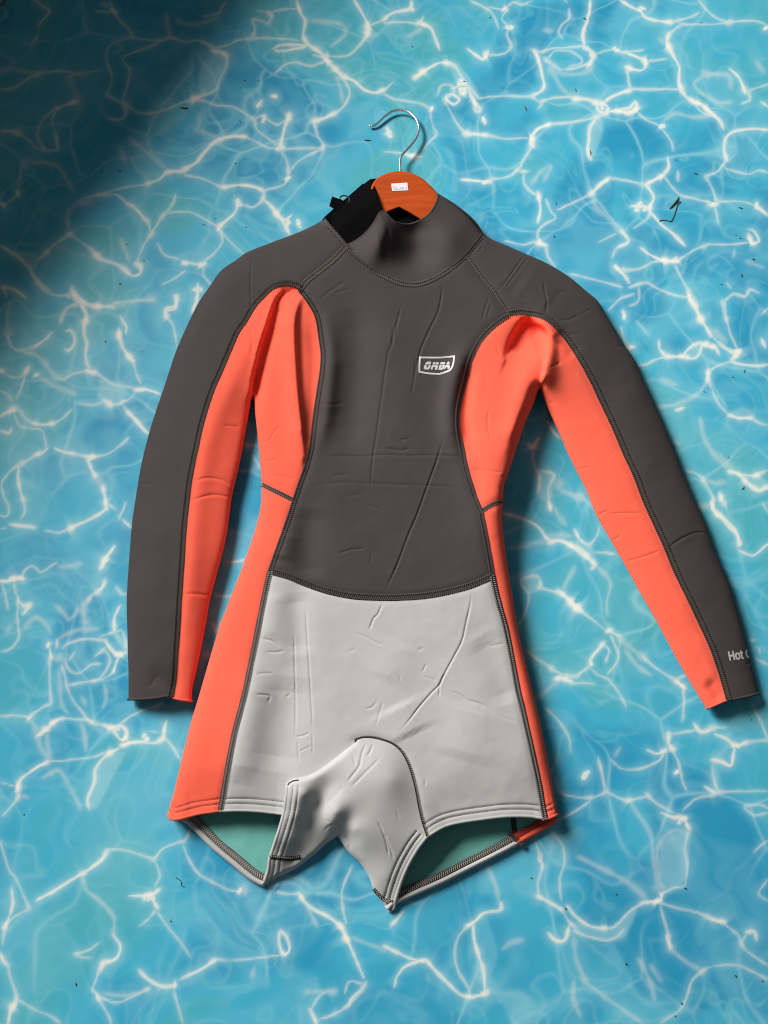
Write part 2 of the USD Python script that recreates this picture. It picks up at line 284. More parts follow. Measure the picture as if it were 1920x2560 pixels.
def Zf(P, fine=True):
    P = np.asarray(P, float).reshape(-1, 2)
    h, d, zm = half(P)
    bump = np.zeros(len(P)); dent = np.zeros(len(P))
    for line, a, w, _ in _feat:
        wm = max(w) if isinstance(w, tuple) else w; lo, hi = line.min(0) - 3 * wm, line.max(0) + 3 * wm
        k = np.nonzero(((P > lo) & (P < hi)).all(1))[0]
        if len(k) == 0: continue
        dd, i = cKDTree(line).query(P[k])
        t = i / (len(line) - 1); tp = np.clip(np.minimum(t, 1 - t) * 4 + .35, 0, 1) if np.linalg.norm(line[-1] - line[0]) > 60 else 1.0
        if isinstance(w, tuple):                                # a fold that is steep on one side
            nn, _ = normals2(line); sd = ((P[k] - line[i]) * nn[i]).sum(1); sm = 1 / (1 + np.exp(-sd / 1.5))
            g = sm * np.exp(-(dd / w[0])**2) + (1 - sm) * np.exp(-(dd / w[1])**2)
        else: g = np.exp(-(dd / w)**2)
        (bump if a > 0 else dent)[k] += a * tp * g
    e = np.clip(d / 26, 0, 1); e = e * e * (3 - 2 * e)
    q = np.c_[P / 70.0, np.zeros(len(P))]
    e2 = np.clip(d / 10, 0, 1)
    z = np.maximum(zm + h + bump * e + dent * e2, np.maximum(5.0, zm - 0.8 * h)) + e * 3.0 * (meshkit.fbm(q, 3, 5) - 0.5)
    if fine:
        z = crease_z(P, z, _crease)
        ds = _seam.query(P, distance_upper_bound=40)[0]
        z -= np.where(np.isfinite(ds), 3.0 * np.exp(-(np.where(np.isfinite(ds), ds, 0) / 11)**2), 0)
        dh = _hem.query(P, distance_upper_bound=30)[0]
        z -= np.where(np.isfinite(dh), 1.9 * np.exp(-(np.where(np.isfinite(dh), dh, 0) / 3.0)**2), 0)
    return z
def Zb(P):
    h, d, zm = half(np.asarray(P, float))
    return np.maximum(5.0, zm - 0.95 * h)

# ------------------------------------------------------------------ triangulated panels
def tri_panel(poly, step=4.2, extra=(), rings=(1.0, 2.6, 5.0, 8.0)):
    P = Polygon(poly).buffer(0)
    if isinstance(P, MultiPolygon): P = max(P.geoms, key=lambda g: g.area)
    ring = np.array(P.exterior.coords)
    B = even(ring, 3.0)[:-1]
    R = []
    for r in rings:
        g = P.buffer(-r)
        for q in getattr(g, 'geoms', [g]):
            if q.area > 20: R.append(even(np.array(q.exterior.coords), 3.2 + r * 0.12)[:-1])
    lo, hi = ring.min(0), ring.max(0)
    xs, ys = np.meshgrid(np.arange(lo[0], hi[0], step), np.arange(lo[1], hi[1], step * 0.866)); xs[1::2] += step / 2
    Gd = np.stack([xs.ravel(), ys.ravel()], 1) + rng.uniform(-.35, .35, (xs.size, 2))
    Gd = Gd[shapely.contains_xy(P.buffer(-(rings[-1] + 2.5)), Gd[:, 0], Gd[:, 1])]
    X = []
    for line in extra:
        nn, _ = normals2(line)
        for o in (0, -1.3, 1.3, -2.7, 2.7, -4.6, 4.6, -8, 8): X.append(even(line, 2.4) if o == 0 else even(line + nn * o, 2.4))
    if X:
        X = np.vstack(X); X = X[shapely.contains_xy(P.buffer(-(rings[-1] + 1.5)), X[:, 0], X[:, 1])]
        if len(X):
            _, u = np.unique(np.round(X / 1.15).astype(int), axis=0, return_index=True); X = X[np.sort(u)]
            Gd = Gd[cKDTree(X).query(Gd)[0] > 2.0]
            Gd = np.vstack([Gd, X])
    V = np.vstack([B] + R + [Gd])
    T = Delaunay(V).simplices
    c = V[T].mean(1)
    T = T[shapely.contains_xy(P, c[:, 0], c[:, 1])]
    a = V[T]; area = (a[:, 1, 0] - a[:, 0, 0]) * (a[:, 2, 1] - a[:, 0, 1]) - (a[:, 1, 1] - a[:, 0, 1]) * (a[:, 2, 0] - a[:, 0, 0])
    T = T[np.abs(area) > 1e-3]; area = area[np.abs(area) > 1e-3]
    T = np.where((area > 0)[:, None], T[:, ::-1], T)       # px y runs down: reverse for faces that look up
    return V, T, P
ALLCR = [c[0] for c in _crease]
def near(lines, P):
    b = P.bounds
    return [l for l in lines if not (l[:, 0].max() < b[0] or l[:, 0].min() > b[2] or l[:, 1].max() < b[1] or l[:, 1].min() > b[3])]
def shell(poly):
    """A panel of the suit: its upper face, and the face it rolls round to underneath."""
    pg = Polygon(poly).buffer(0)
    V, T, P = tri_panel(poly, extra=near(ALLCR + HEMLINES, pg))
    front = (lift(V, Zf(V)), T)
    V2, T2, _ = tri_panel(poly, step=14, rings=(1.0, 3.0, 7.0))
    return cat(front, (lift(V2, Zb(V2)), T2[:, ::-1]))

suit = thing('wetsuit', None, label='long sleeve spring wetsuit in charcoal, coral and grey lying flat on the pool print mat', category='wetsuit')
LAB = dict
obj('sleeve_panel', shell(chain(OUT_L, CUFF_LA, SL[::-1], RAG_L[::-1], SHL[::-1])), CHAR, suit, label='charcoal outer panel of the sleeve on the left of the photo')
obj('underarm_panel', shell(chain(SL, CUFF_LB, IN_L, TOR_LA, HL, TL1[::-1])), CORAL, suit, label='coral panel under the arm on the left, with deep folds')
obj('side_panel', shell(chain(HL, TL2, GL, HEM_LA[::-1], TOR_LB[::-1])), CORAL, suit, label='coral flank and hip panel on the left')
obj('chest_panel', shell(chain(COLSEAM, RAG_R, TR1, TR2, WAIST[::-1], TL2[::-1], TL1[::-1], RAG_L[::-1])), CHAR, suit, label='charcoal chest and belly panel with pressed creases')
obj('sleeve_panel', shell(chain(COLSEAM_R, OUT_R, CUFF_RA[::-1], SR[::-1], RAG_R[::-1])), CHAR, suit, label='charcoal outer panel of the sleeve on the right of the photo')
obj('underarm_panel', shell(chain(SR, CUFF_RB[::-1], IN_R[::-1], TOR_RA, HR, TR1[::-1])), CORAL, suit, label='coral panel under the arm on the right, with a hollow at the armpit')
obj('side_panel', shell(chain(HR, TR2, GR, HEM_RA, TOR_RB[::-1])), CORAL, suit, label='narrow coral flank and hip panel on the right')
SHORTS = chain(WAIST, GR, HEM_RB[::-1], CROTCH[::-1], pts('884,1862 862,1893 822,1927 782,1956 752,1988 736,2018'), HEM_LB[::-1], GL[::-1])
obj('shorts_panel', shell(SHORTS), GREY, suit, label='pale grey front panel of the shorts')

# ------------------------------------------------------------------ tubes, ribbons and stitches
def tube(P3, r, k=8, closed_ends=True):
    P3 = np.asarray(P3, float); n = len(P3); r = np.broadcast_to(r, n)
    t = np.gradient(P3, axis=0); t /= np.maximum(np.linalg.norm(t, axis=1, keepdims=True), 1e-12)
    a = np.cross(t, [0, 0, 1.0]); bad = np.linalg.norm(a, axis=1) < 1e-3; a[bad] = np.cross(t[bad], [1.0, 0, 0])
    a /= np.linalg.norm(a, axis=1, keepdims=True); b = np.cross(t, a)
    th = np.linspace(0, 2 * np.pi, k, endpoint=False)
    V = (P3[:, None] + r[:, None, None] * (a[:, None] * np.cos(th)[None, :, None] + b[:, None] * np.sin(th)[None, :, None])).reshape(-1, 3)
    i, j = np.meshgrid(np.arange(n - 1), np.arange(k), indexing='ij'); j2 = (j + 1) % k
    q = np.stack([i * k + j, i * k + j2, (i + 1) * k + j2, (i + 1) * k + j], -1).reshape(-1, 4)
    F = np.vstack([q[:, [0, 1, 2]], q[:, [0, 2, 3]]])
    if closed_ends:
        V = np.vstack([V, P3[:1], P3[-1:]]); m = n * k; jj = np.arange(k)
        F = np.vstack([F, np.stack([np.full(k, m), (jj + 1) % k, jj], 1), np.stack([np.full(k, m + 1), (n - 1) * k + jj, (n - 1) * k + (jj + 1) % k], 1)])
    return V, F
def grid_faces(n, m):
    i, j = np.meshgrid(np.arange(n - 1), np.arange(m - 1), indexing='ij')
    q = np.stack([i * m + j, i * m + j + 1, (i + 1) * m + j + 1, (i + 1) * m + j], -1).reshape(-1, 4)
    return np.vstack([q[:, [0, 1, 2]], q[:, [0, 2, 3]]])
def up(V, F):
    n = np.cross(V[F[:, 1]] - V[F[:, 0]], V[F[:, 2]] - V[F[:, 0]]).sum(0)
    return (V, F) if n[2] > 0 else (V, F[:, ::-1])
def ribbon(line, width, zfun, thick=1.3, flat=0.8):
    L = even(line, 4); nn, _ = normals2(L)
    w = width * (1 + 0.07 * (meshkit.noise(np.c_[L / 26, np.zeros(len(L))], 3) - 0.5) * 2)
    prof = [(-.5, -1.5), (-.46, thick * .55), (-.3, thick), (-.12, thick * flat), (0, thick * .95), (.12, thick * flat), (.3, thick), (.46, thick * .55), (.5, -1.5)]
    cols = []
    for o, z in prof:
        Q = L + nn * (o * w)[:, None]; cols.append(lift(Q, zfun(Q) + z))
    V = np.stack(cols, 1).reshape(-1, 3)
    return up(V, grid_faces(len(L), len(prof)))
def bars(C, dirs, length, width, height, z):
    """Small thread bars: centre C, direction dirs, lying at height z."""
    nd = np.stack([-dirs[:, 1], dirs[:, 0]], 1); V = []
    n = len(C)
    for s, (a, b, h) in enumerate([(-1, -1, 0), (1, -1, 0), (1, 1, 0), (-1, 1, 0), (-.8, -.5, 1), (.8, -.5, 1), (.8, .5, 1), (-.8, .5, 1)]):
        V.append(lift(C + dirs * (a * length / 2) + nd * (b * width / 2), z + h * height))
    V = np.stack(V, 1).reshape(-1, 3)
    q = np.array([[4, 5, 6, 7], [0, 1, 5, 4], [1, 2, 6, 5], [2, 3, 7, 6], [3, 0, 4, 7]])
    f = np.vstack([q[:, [0, 1, 2]], q[:, [0, 2, 3]]])
    return V, (f[None] + 8 * np.arange(n)[:, None, None]).reshape(-1, 3)[:, ::-1]
def stitches(line, offs, pitch, zfun, length=5.5, width=1.7, h=1.2, zo=2.2, slant=0.35):
    out = []
    for k, o in enumerate(offs):
        L = even(line, pitch); nn, tt = normals2(L)
        C = L + nn * o + tt * (k % 2) * pitch / 2; d = nn + tt * slant * (1 if k % 2 else -1); d /= np.linalg.norm(d, axis=1, keepdims=True)
        out.append(bars(C, d, length, width, h, zfun(C) + zo))
    return cat(*out)
def run_stitch(line, zfun, pitch=7, zo=-0.6, w=1.5):
    L = even(line, pitch); _, tt = normals2(L)
    return bars(L, tt, pitch * 0.78, w, 1.3, zfun(L) + zo)
def seam(line, width, mat, thread, zfun=Zf, pitch=5.0, offs=None, label=None):
    r = obj('seam', ribbon(line, width, zfun), mat, suit, label=label)
    offs = offs if offs is not None else (-.33 * width, .33 * width)
    obj('stitching', stitches(line, offs, pitch, zfun, length=width * .26), thread, r, smooth=False, kind='stuff')
    return r
seam(RAG_L, 15, TAPE2, THREAD, label='brown raglan seam from the collar to the left armpit')
seam(RAG_R, 11, TAPE2, THREAD, label='brown raglan seam from the collar to the right armpit')
nn, _ = normals2(SL); SLo = SL + nn * (6 if (SL + nn * 6)[60, 0] < SL[60, 0] else -6)
seam(SLo, 17, TAPE, THREAD_K, label='dark seam between charcoal and coral on the left sleeve')
nn, _ = normals2(SR); SRo = SR + nn * (6 if (SR + nn * 6)[150, 0] > SR[150, 0] else -6)
seam(SRo, 16, TAPE, THREAD, label='dark seam between charcoal and coral on the right sleeve')
seam(TL1, 13, TAPE, THREAD_K, label='dark seam along the left edge of the chest panel')
seam(TL2, 13, TAPE, THREAD, label='dark seam on the left of the belly')
seam(TR1, 14, TAPE, THREAD, label='dark seam along the right edge of the chest panel')
seam(TR2, 14, TAPE, THREAD, label='dark seam on the right of the belly')
seam(GL, 15, TAPE, THREAD_L, offs=(-5.2, 2.2), label='dark seam with pale stitches on the left of the grey panel')
seam(GR, 16, TAPE, THREAD_L, offs=(-2, 5.4), label='dark seam with pale stitches on the right of the grey panel')
seam(HL, 11, TAPE2, THREAD, label='short dark seam across the coral flank on the left')
seam(HR, 11, TAPE2, THREAD, label='short dark seam across the coral flank on the right')
seam(WAIST, 18, TAPE, THREAD, offs=(-5.5, 0, 5.5), label='curved dark waist seam above the grey panel')
seam(CROTCH, 14, TAPE, THREAD_L, offs=(-5,), label='curved dark seam round the crotch gusset')

# rims of the open edges: the cut thickness of the neoprene
def rim(line, r, mat, zfun=Zf, drop=2.0, name='hem_edge', parent=None):
    L = even(line, 3.5)
    return obj(name, tube(lift(L, zfun(L) - drop), r * U, 10), mat, parent or suit)
rim(CUFF_LA, 3.4, CHAR, name='cuff_edge'); rim(CUFF_LB, 3.4, CORAL, name='cuff_edge')
rim(CUFF_RA, 3.2, CHAR, name='cuff_edge'); rim(CUFF_RB, 3.2, CORAL, name='cuff_edge')
rim(HEM_LA, 4, CORAL, drop=3); rim(HEM_LB, 4, GREY, drop=3); rim(HEM_RB, 4, GREY, drop=3); rim(HEM_RA, 4, CORAL, drop=3)
for L in HEMLINES:
    obj('hem_stitch', run_stitch(L[2:-3], Zf), THREAD_K, suit, smooth=False, kind='stuff')

# ------------------------------------------------------------------ crotch gusset that flops over the left leg
RIDGE = S('887,1853 854,1886 811,1919 778,1939 747,1947 732,1950 719,1959')
GHEM_L = S('719,1959 717,1985 711,2028 698,2075 683,2121 675,2145 671,2174 662,2201 656,2214')
GBOT_L = S('656,2214 668,2208 698,2191 738,2171 764,2152 791,2131 818,2106 844,2089')
GBOT_R = S('844,2089 857,2108 871,2128 904,2161 924,2194 932,2217 944,2240 960,2260 973,2277')
GHEM_R = S('973,2277 984,2268 989,2247 1003,2201 1020,2161 1043,2121 1066,2091')
seamz = even(CROTCH, 22); rz = even(RIDGE, 24)
ctrl = [(x, y, z + 1) for (x, y), z in zip(seamz, Zf(seamz, False))]
rzz = Zf(rz, False)
ctrl += [(x, y, z + 4 + 15 * min(1, k / 3)) for k, ((x, y), z) in enumerate(zip(rz, rzz)) if k > 0]
ctrl += [(716, 1990, 80), (711, 2028, 72), (698, 2075, 64), (682, 2121, 45), (672, 2174, 25), (658, 2210, 12), (760, 1985, 90), (740, 2040, 74), (722, 2100, 56), (705, 2150, 34),
         (880, 1890, 82), (845, 1930, 88), (822, 1965, 76), (798, 2008, 58), (778, 2058, 42), (750, 2120, 32), (730, 2150, 20), (698, 2190, 16), (738, 2170, 20), (764, 2151, 22), (791, 2130, 24), (818, 2105, 24),
         (858, 1965, 88), (848, 2000, 88), (838, 2030, 84), (828, 2058, 66), (868, 2050, 66), (866, 2090, 36), (845, 2089, 32), (857, 2108, 26), (871, 2128, 26), (885, 2075, 66), (905, 2110, 56),
         (920, 2000, 90), (950, 2060, 80), (980, 1950, 92), (930, 1920, 92), (950, 2130, 58), (965, 2190, 40), (905, 2161, 28), (924, 2194, 24), (944, 2240, 16), (962, 2258, 10), (975, 2275, 7), (989, 2247, 18), (1003, 2201, 36), (1020, 2161, 50), (1043, 2121, 60)]
ctrl = np.array(ctrl)
_rbf = RBFInterpolator(ctrl[:, :2], ctrl[:, 2], kernel='thin_plate_spline', smoothing=2.0)
GCR = [(even(spline(pts(a)), 2), b, c) for a, b, c in (
    ('915,1858 905,1885 898,1915 880,1940 868,1956', 2.6, 4), ('932,1862 925,1880 918,1890', 2.4, 4), ('882,1893 890,1915', 2.0, 4), ('950,1895 925,1920 900,1945 878,1968', 1.8, 5), ('860,1965 835,1992 815,2010', 1.0, 6),
    ('942,2052 955,2075 966,2110 972,2140', 2.4, 3.6), ('962,2080 970,2105 985,2150', 2.0, 3.6), ('990,2030 1000,2048', 1.2, 4), ('835,2072 826,2056 812,2050', 1.8, 5), ('862,2088 874,2112 872,2126', 3.2, 5), ('838,2060 822,2066 810,2078', 1.6, 5), ('888,2150 905,2158', 1.4, 5))]
GHL = []
for seg, sgn in ((GHEM_L, 1), (GHEM_R, 1)):
    e = even(seg, 3); nn, _ = normals2(e)
    if (e + nn * 10)[len(e) // 2, 0] < e[len(e) // 2, 0] and seg is GHEM_L: nn = -nn
    if (e + nn * 10)[len(e) // 2, 0] > e[len(e) // 2, 0] and seg is GHEM_R: nn = -nn
    GHL += [e[2:-2] + nn[2:-2] * 14, e[2:-2] + nn[2:-2] * 27]
_gh = cKDTree(np.vstack(GHL)); GUSP = chain(RIDGE, GHEM_L, GBOT_L, GBOT_R, GHEM_R, CROTCH[::-1])
_gbot = cKDTree(np.vstack([even(GBOT_L, 1), even(GBOT_R, 1)])); _grid_ = cKDTree(even(RIDGE, 1))
def Zg(P):
    P = np.asarray(P, float).reshape(-1, 2)
    z = _rbf(P)
    d = _gh.query(P, distance_upper_bound=30)[0]; z = z - np.where(np.isfinite(d), 2.4 * np.exp(-(np.where(np.isfinite(d), d, 0) / 3.0)**2), 0)
    d = _gbot.query(P)[0]; z = z - 9 * np.clip(1 - d / 12, 0, 1)**2 * np.clip(z / 20, 0, 1)
    d = _grid_.query(P)[0]; z = z - 8 * np.clip(1 - d / 12, 0, 1)**2
    return np.maximum(crease_z(P, z, GCR), 4)
V, T, _ = tri_panel(GUSP, step=4.0, extra=[g[0] for g in GCR] + GHL)
front = (lift(V, Zg(V)), T)
def skirt(line, zf, targets):
    """Carries the fabric on round a folded edge: targets are (outward px, height)."""
    L = even(line, 3); nn, _ = normals2(L); c = Polygon(GUSP).centroid
    if np.dot(nn[len(nn) // 2], L[len(L) // 2] - np.array([c.x, c.y])) < 0: nn = -nn
    z0 = zf(L); cols = [lift(L, z0)] + [lift(L + nn * o, t(z0, L)) for o, t in targets]
    return np.stack(cols, 1).reshape(-1, 3), grid_faces(len(L), len(targets) + 1)
bot = skirt(np.vstack([GBOT_L, GBOT_R[1:]]), Zg, [(1.2, lambda z, L: z - np.minimum(4, z * .3)), (0.5, lambda z, L: z * .55), (-8, lambda z, L: np.maximum(z * .25, 3)), (-26, lambda z, L: np.maximum(z * .18, 3))])
rid = skirt(RIDGE, Zg, [(2.2, lambda z, L: z - 3), (2.6, lambda z, L: z - 7), (1.5, lambda z, L: np.minimum(Zf(L) - 3, z - 9))])
gus = obj('gusset', cat(front, bot, rid), GREY, suit, label='pale grey crotch gusset folded over the left leg')
V2, T2, _ = tri_panel(chain(GHEM_L, pts('656,2214 720,2175 760,2060 790,1990 760,1955 719,1959')), step=12, rings=(2, 6))
obj('gusset_lining', (lift(V2, np.maximum(Zg(V2) - 7, 3)), T2), TEAL, suit)
V2, T2, _ = tri_panel(chain(GHEM_R, pts('1066,2091 1030,2060 960,2150 940,2225 973,2277')), step=12, rings=(2, 6))
obj('gusset_lining', (lift(V2, np.maximum(Zg(V2) - 7, 2)), T2), TEAL, suit)
rim(GHEM_L, 4.0, GREY, Zg, 3, parent=suit); rim(GHEM_R, 4.6, GREY, Zg, 3, parent=suit)
for L in GHL: obj('hem_stitch', run_stitch(L, Zg), THREAD_K, suit, smooth=False, kind='stuff')
seam(S('673,2142 700,2145 725,2147 752,2143'), 12, TAPE, THREAD_L, Zg, offs=(-2,), label='short dark seam across the left leg of the gusset')
seam(S('934,2222 946,2236 962,2250 984,2256'), 10, TAPE, THREAD_L, Zg, offs=(-2, 2), label='short dark seam at the tip of the right leg')
obj('hem_stitch', tube(lift(pts('719,1962 724,1957 733,1952 746,1950'), Zg(pts('719,1962 724,1957 733,1952 746,1950')) + 1.5), 1.6 * U, 6), THREAD_K, suit)

# ------------------------------------------------------------------ the backs of the legs: teal lining, overlocked hem tape and folded rim
zback = lambda Q: 10 + 0 * np.asarray(Q)[:, 0]
BL = S('452,2052 470,2062 493,2085 532,2124 579,2163 619,2196 645,2212 656,2216')
BR = S('1394,2046 1392,2054 1361,2075 1298,2111 1242,2141 1176,2174 1109,2208 1043,2237 990,2261 973,2277')
def leg_back(edge, inner, up_pts, parts, tape_parts, which):
    poly = chain(edge, up_pts)
    V, T, _ = tri_panel(poly, step=7, rings=(2, 5))
    q = np.c_[V / 40, np.zeros(len(V))]
    kd = cKDTree(even(edge, 2)); d = kd.query(V)[0]
    obj('leg_lining', (lift(V, 8 + 3 * (meshkit.fbm(q, 3, 2) - .3) * np.clip(d / 30, 0, 1)), T), TEAL, suit, label=f'teal inside of the {which} leg')
    V2, T2, _ = tri_panel(poly, step=16, rings=(3,)); obj('leg_back', (lift(V2, 3.0 + 0 * V2[:, 0]), T2[:, ::-1]), GREY, suit)
def inward(edge, o, ref):
    e = even(edge, 3); nn, _ = normals2(e)
    if np.dot(nn[len(nn) // 2], np.array(ref) - e[len(e) // 2]) < 0: nn = -nn
    return e + nn * o
def hem_roll(edge, width, mat, ref, label=None):
    e = even(edge, 4); nn, _ = normals2(e)
    if np.dot(nn[len(nn) // 2], np.array(ref) - e[len(e) // 2]) < 0: nn = -nn
    prof = [(4, 2.0), (0, 3.5), (-.5, 7), (1.5, 12), (.35 * width, 15.5), (.7 * width, 15), (width, 12), (width + 3, 7)]
    V = np.stack([lift(e + nn * o, z) for o, z in prof], 1).reshape(-1, 3)
    return obj('hem', up(V, grid_faces(len(e), len(prof))), mat, suit, label=label)
leg_back(BL, None, pts('656,2216 690,2120 740,1995 760,1940 440,1950 425,2036 452,2052'), None, None, 'left')
leg_back(BR, None, pts('973,2277 990,2200 1040,2100 1060,2040 1100,1960 1370,1960 1394,2046'), None, None, 'right')
zt = lambda Q: 11.0 + 0 * np.asarray(Q)[:, 0]
def tape(line, w, mat, thread, label):
    r = obj('hem_tape', ribbon(line, w, zt, 3.0, .9), mat, suit, label=label)
    obj('stitching', stitches(line, (-w * .2, w * .22), 5.6, zt, length=w * .5, width=2.0, h=1.3, zo=2.8, slant=.15), thread, r, smooth=False, kind='stuff')
hem_roll(BL, 13, GREY, (640, 2080), 'pale grey folded back hem of the left leg')
tape(inward(BL, 23, (640, 2080))[4:-2], 17, TAPE, THREAD_L, 'overlocked tape inside the left back hem')
kR = int(np.argmin(np.linalg.norm(BR - np.array([1296, 2112]), axis=1)))
hem_roll(BR[kR:], 13, GREY, (1150, 2060), 'pale grey folded back hem of the right leg')
hem_roll(BR[:kR + 1], 15, CORAL, (1250, 2000), 'coral folded back hem at the right hip')
inn = inward(BR, 22, (1150, 2040)); kk = int(np.argmin(np.linalg.norm(inn - np.array([1280, 2098]), axis=1)))
tape(inn[kk:-3], 16, TAPE, THREAD_L, 'overlocked tape inside the right back hem')
tape(inn[12:kk], 15, REDTAPE, THREAD_R, 'red overlocked tape at the right hip')
obj('seam', ribbon(S('1306,2112 1292,2100 1280,2089 1272,2082'), 13, lambda Q: 14 + 0 * Q[:, 0]), TAPE, suit, label='dark tab where coral and grey back hems meet')
obj('seam', ribbon(S('1279,1975 1282,2030 1287,2085'), 13, zback), TAPE, suit, label='dark seam inside the right leg')

# ------------------------------------------------------------------ collar
TOP = even(S('865,614 886,605 912,586 934,560 949,534 957,530 964,533 974,544 990,557 1017,562 1043,555 1072,537 1090,510 1096,487'), 3)
BOTc = np.vstack([COLSEAM, COLSEAM_R[1:]])
tp = np.linspace(0, 1, 170); nt = 60
def par(P, t):
    s = np.r_[0, np.cumsum(np.linalg.norm(np.diff(P, axis=0), axis=1))]; s /= s[-1]
    return np.stack([np.interp(t, s, P[:, k]) for k in range(2)], 1)
Bp = par(BOTc, tp); Tq = par(TOP, tp)
v = np.linspace(0, 1, nt)
P = (Bp[:, None] * (1 - v)[None, :, None] + Tq[:, None] * v[None, :, None]) + (9 * np.sin(np.pi * v)[None, :] * (tp**8)[:, None])[..., None] * np.array([.62, -.78])
zb = Zf(Bp, False); ztop = np.interp(tp, [0, .15, .3, .38, .5, .7, .85, 1], [52, 74, 96, 100, 92, 84, 74, 52])
Zc = zb[:, None] * (1 - v)[None] + ztop[:, None] * v[None] + 7 * np.sin(np.pi * v)[None] * np.sin(np.pi * tp)[:, None]
g2 = lambda x, y, sx, sy, rot=0: np.exp(-(((P[..., 0] - x) * math.cos(rot) + (P[..., 1] - y) * math.sin(rot)) / sx)**2 - ((-(P[..., 0] - x) * math.sin(rot) + (P[..., 1] - y) * math.cos(rot)) / sy)**2)
Zc = Zc - 43 * g2(1036, 632, 60, 56) - 14 * g2(1040, 575, 40, 26) + 16 * g2(945, 605, 28, 60, .35) + 8 * g2(1130, 590, 40, 60, .5) - 3 * g2(968, 600, 8, 38, .12)
colr = obj('collar', up(lift(P.reshape(-1, 2), Zc.ravel()), grid_faces(len(tp), nt)), CHAR, suit, label='charcoal front of the collar with a deep hollow')
Zin = Zc - 6
obj('collar_lining', up(lift(P.reshape(-1, 2), Zin.ravel()), grid_faces(len(tp), nt)), BLACK, suit)
obj('collar_edge', tube(lift(Tq, Zc[:, -1] - 2.6), 3.4 * U, 10), CHAR, suit)
CB = chain(S('808,550 817,541 843,518 869,496 899,470 921,451 930,447 943,446'), pts('943,446 975,462 1030,475 1096,484'), S('1090,492 1124,515 1158,542 1180,562 1198,586'), pts('1198,586 1150,640 1060,690 960,670 900,640 865,615'), SHL[::-1])
V, T, _ = tri_panel(CB, step=7, rings=(2, 5))
edge = cKDTree(np.vstack([even(SHL, 2)])).query(V)[0]; redge = cKDTree(even(pts('1096,484 1134,509 1168,535 1208,583'), 2)).query(V)[0]
zcb = 12 + (Zf(V, False) * .0 + 26) * np.exp(-(edge / 26)**2)
obj('collar_back', (lift(V, zcb), T), BLACK, suit, label='black inside of the back of the collar')
obj('collar_edge', tube(lift(CB[:48], np.full(48, 10.0) + 22 * np.exp(-np.arange(48) / 6.0)), 3.2 * U, 10), BLACK, suit)
FLAP = chain(S('808,550 817,541 843,518 869,496 899,470 921,451 931,450'), S('931,450 938,478 945,503 957,532'), S('957,532 934,561 912,587 886,606 865,615'), SHL[::-1])
V, T, _ = tri_panel(FLAP, step=5, rings=(1.5, 4))
d0 = cKDTree(even(S('808,550 817,541 843,518 869,496 899,470 921,451'), 2)).query(V)[0]
zfl = 16 + 34 * np.clip(d0 / 45, 0, 1)**.7 + 6 * (meshkit.fbm(np.c_[V / 45, np.zeros(len(V))], 2, 9) - .5)
fe = even(S('931,450 938,478 945,503 957,532'), 3); fz = 16 + 34 * np.clip(cKDTree(even(S('808,550 817,541 843,518 869,496 899,470 921,451'), 2)).query(fe)[0] / 45, 0, 1)**.7
obj('collar_flap', cat((lift(V, zfl), T), tube(lift(fe, fz - 2.5), 3.0 * U, 8)), BLACK, suit, label='black inside of the collar lapping over the hanger on the left')
# the right side of the collar folds round to the back
e = even(S('1096,486 1134,509 1168,535 1190,557 1208,583'), 3); tt_ = np.linspace(0, 1, len(e))
ze = np.interp(tt_, [0, 1], [52, Zf(np.array([[1204, 590.]]), False)[0]]); nn, _ = normals2(e)
if nn[5, 0] < 0: nn = -nn
V = np.stack([lift(e - nn * 2, ze), lift(e + nn * 1.5, ze - 4), lift(e + nn * 1.5, ze - 12), lift(e - nn * 4, np.maximum(ze - 32, 5)), lift(e - nn * 14, np.full(len(e), 4.0))], 1).reshape(-1, 3)
obj('collar_fold', up(V, grid_faces(len(e), 5)), CHAR, suit)
zsm = lambda Q: np.maximum(Zf(Q), 0)
seam(np.vstack([COLSEAM, COLSEAM_R[1:]]), 13, TAPE2, THREAD, label='curved brown collar seam')
seam(SHL, 12, TAPE2, THREAD, label='brown seam at the left end of the collar')

# zip pull behind the collar
zp = obj('zip_pull', (lambda V, T: cat((lift(V, 26 + 0 * V[:, 0]), T), (lift(V, 14 + 0 * V[:, 0]), T[:, ::-1]), skirt_box(V)))(*tri_panel(pts('829,491 856,500 866,514 842,528 823,515'), step=6, rings=(1.5,))[:2]), BLACK, suit, smooth=30, label='black tab of the zip leash') if False else None
def slab(poly, z0, z1, bev=2.0):
    P = Polygon(poly); out = []; rings_ = [(bev, z0), (0, z0 + bev), (0, z1 - bev), (bev * .35, z1 - bev * .4), (bev, z1)]
    B = [np.array(P.buffer(-o, join_style=1).exterior.coords)[:-1] if o else np.array(P.exterior.coords)[:-1] for o, _ in rings_]
    def fit(r, n=140):
        r = np.vstack([r, r[:1]]); a = r if Polygon(r).exterior.is_ccw else r[::-1]
        k = int(np.argmin(a[:-1].sum(1))); a = np.vstack([a[k:-1], a[:k + 1]])
        return par(a, np.linspace(0, 1, n, endpoint=False))
    n = 140; Rg = [fit(b, n) for b in B]
    V = np.vstack([lift(r, z if np.ndim(z) else z) for r, (_, z) in zip(Rg, rings_)])
    F = []
    for k in range(len(Rg) - 1):
        j = np.arange(n); j2 = (j + 1) % n
        F += [np.stack([k * n + j, k * n + j2, (k + 1) * n + j2], 1), np.stack([k * n + j, (k + 1) * n + j2, (k + 1) * n + j], 1)]
    side = (V, np.vstack(F)[:, ::-1])
    v1, t1, _ = tri_panel(Rg[-1], step=9, rings=(2.0,)); v0, t0, _ = tri_panel(Rg[0], step=14, rings=(2.0,))
    return cat(side, (lift(v1, z1), t1), (lift(v0, z0), t0[:, ::-1]))
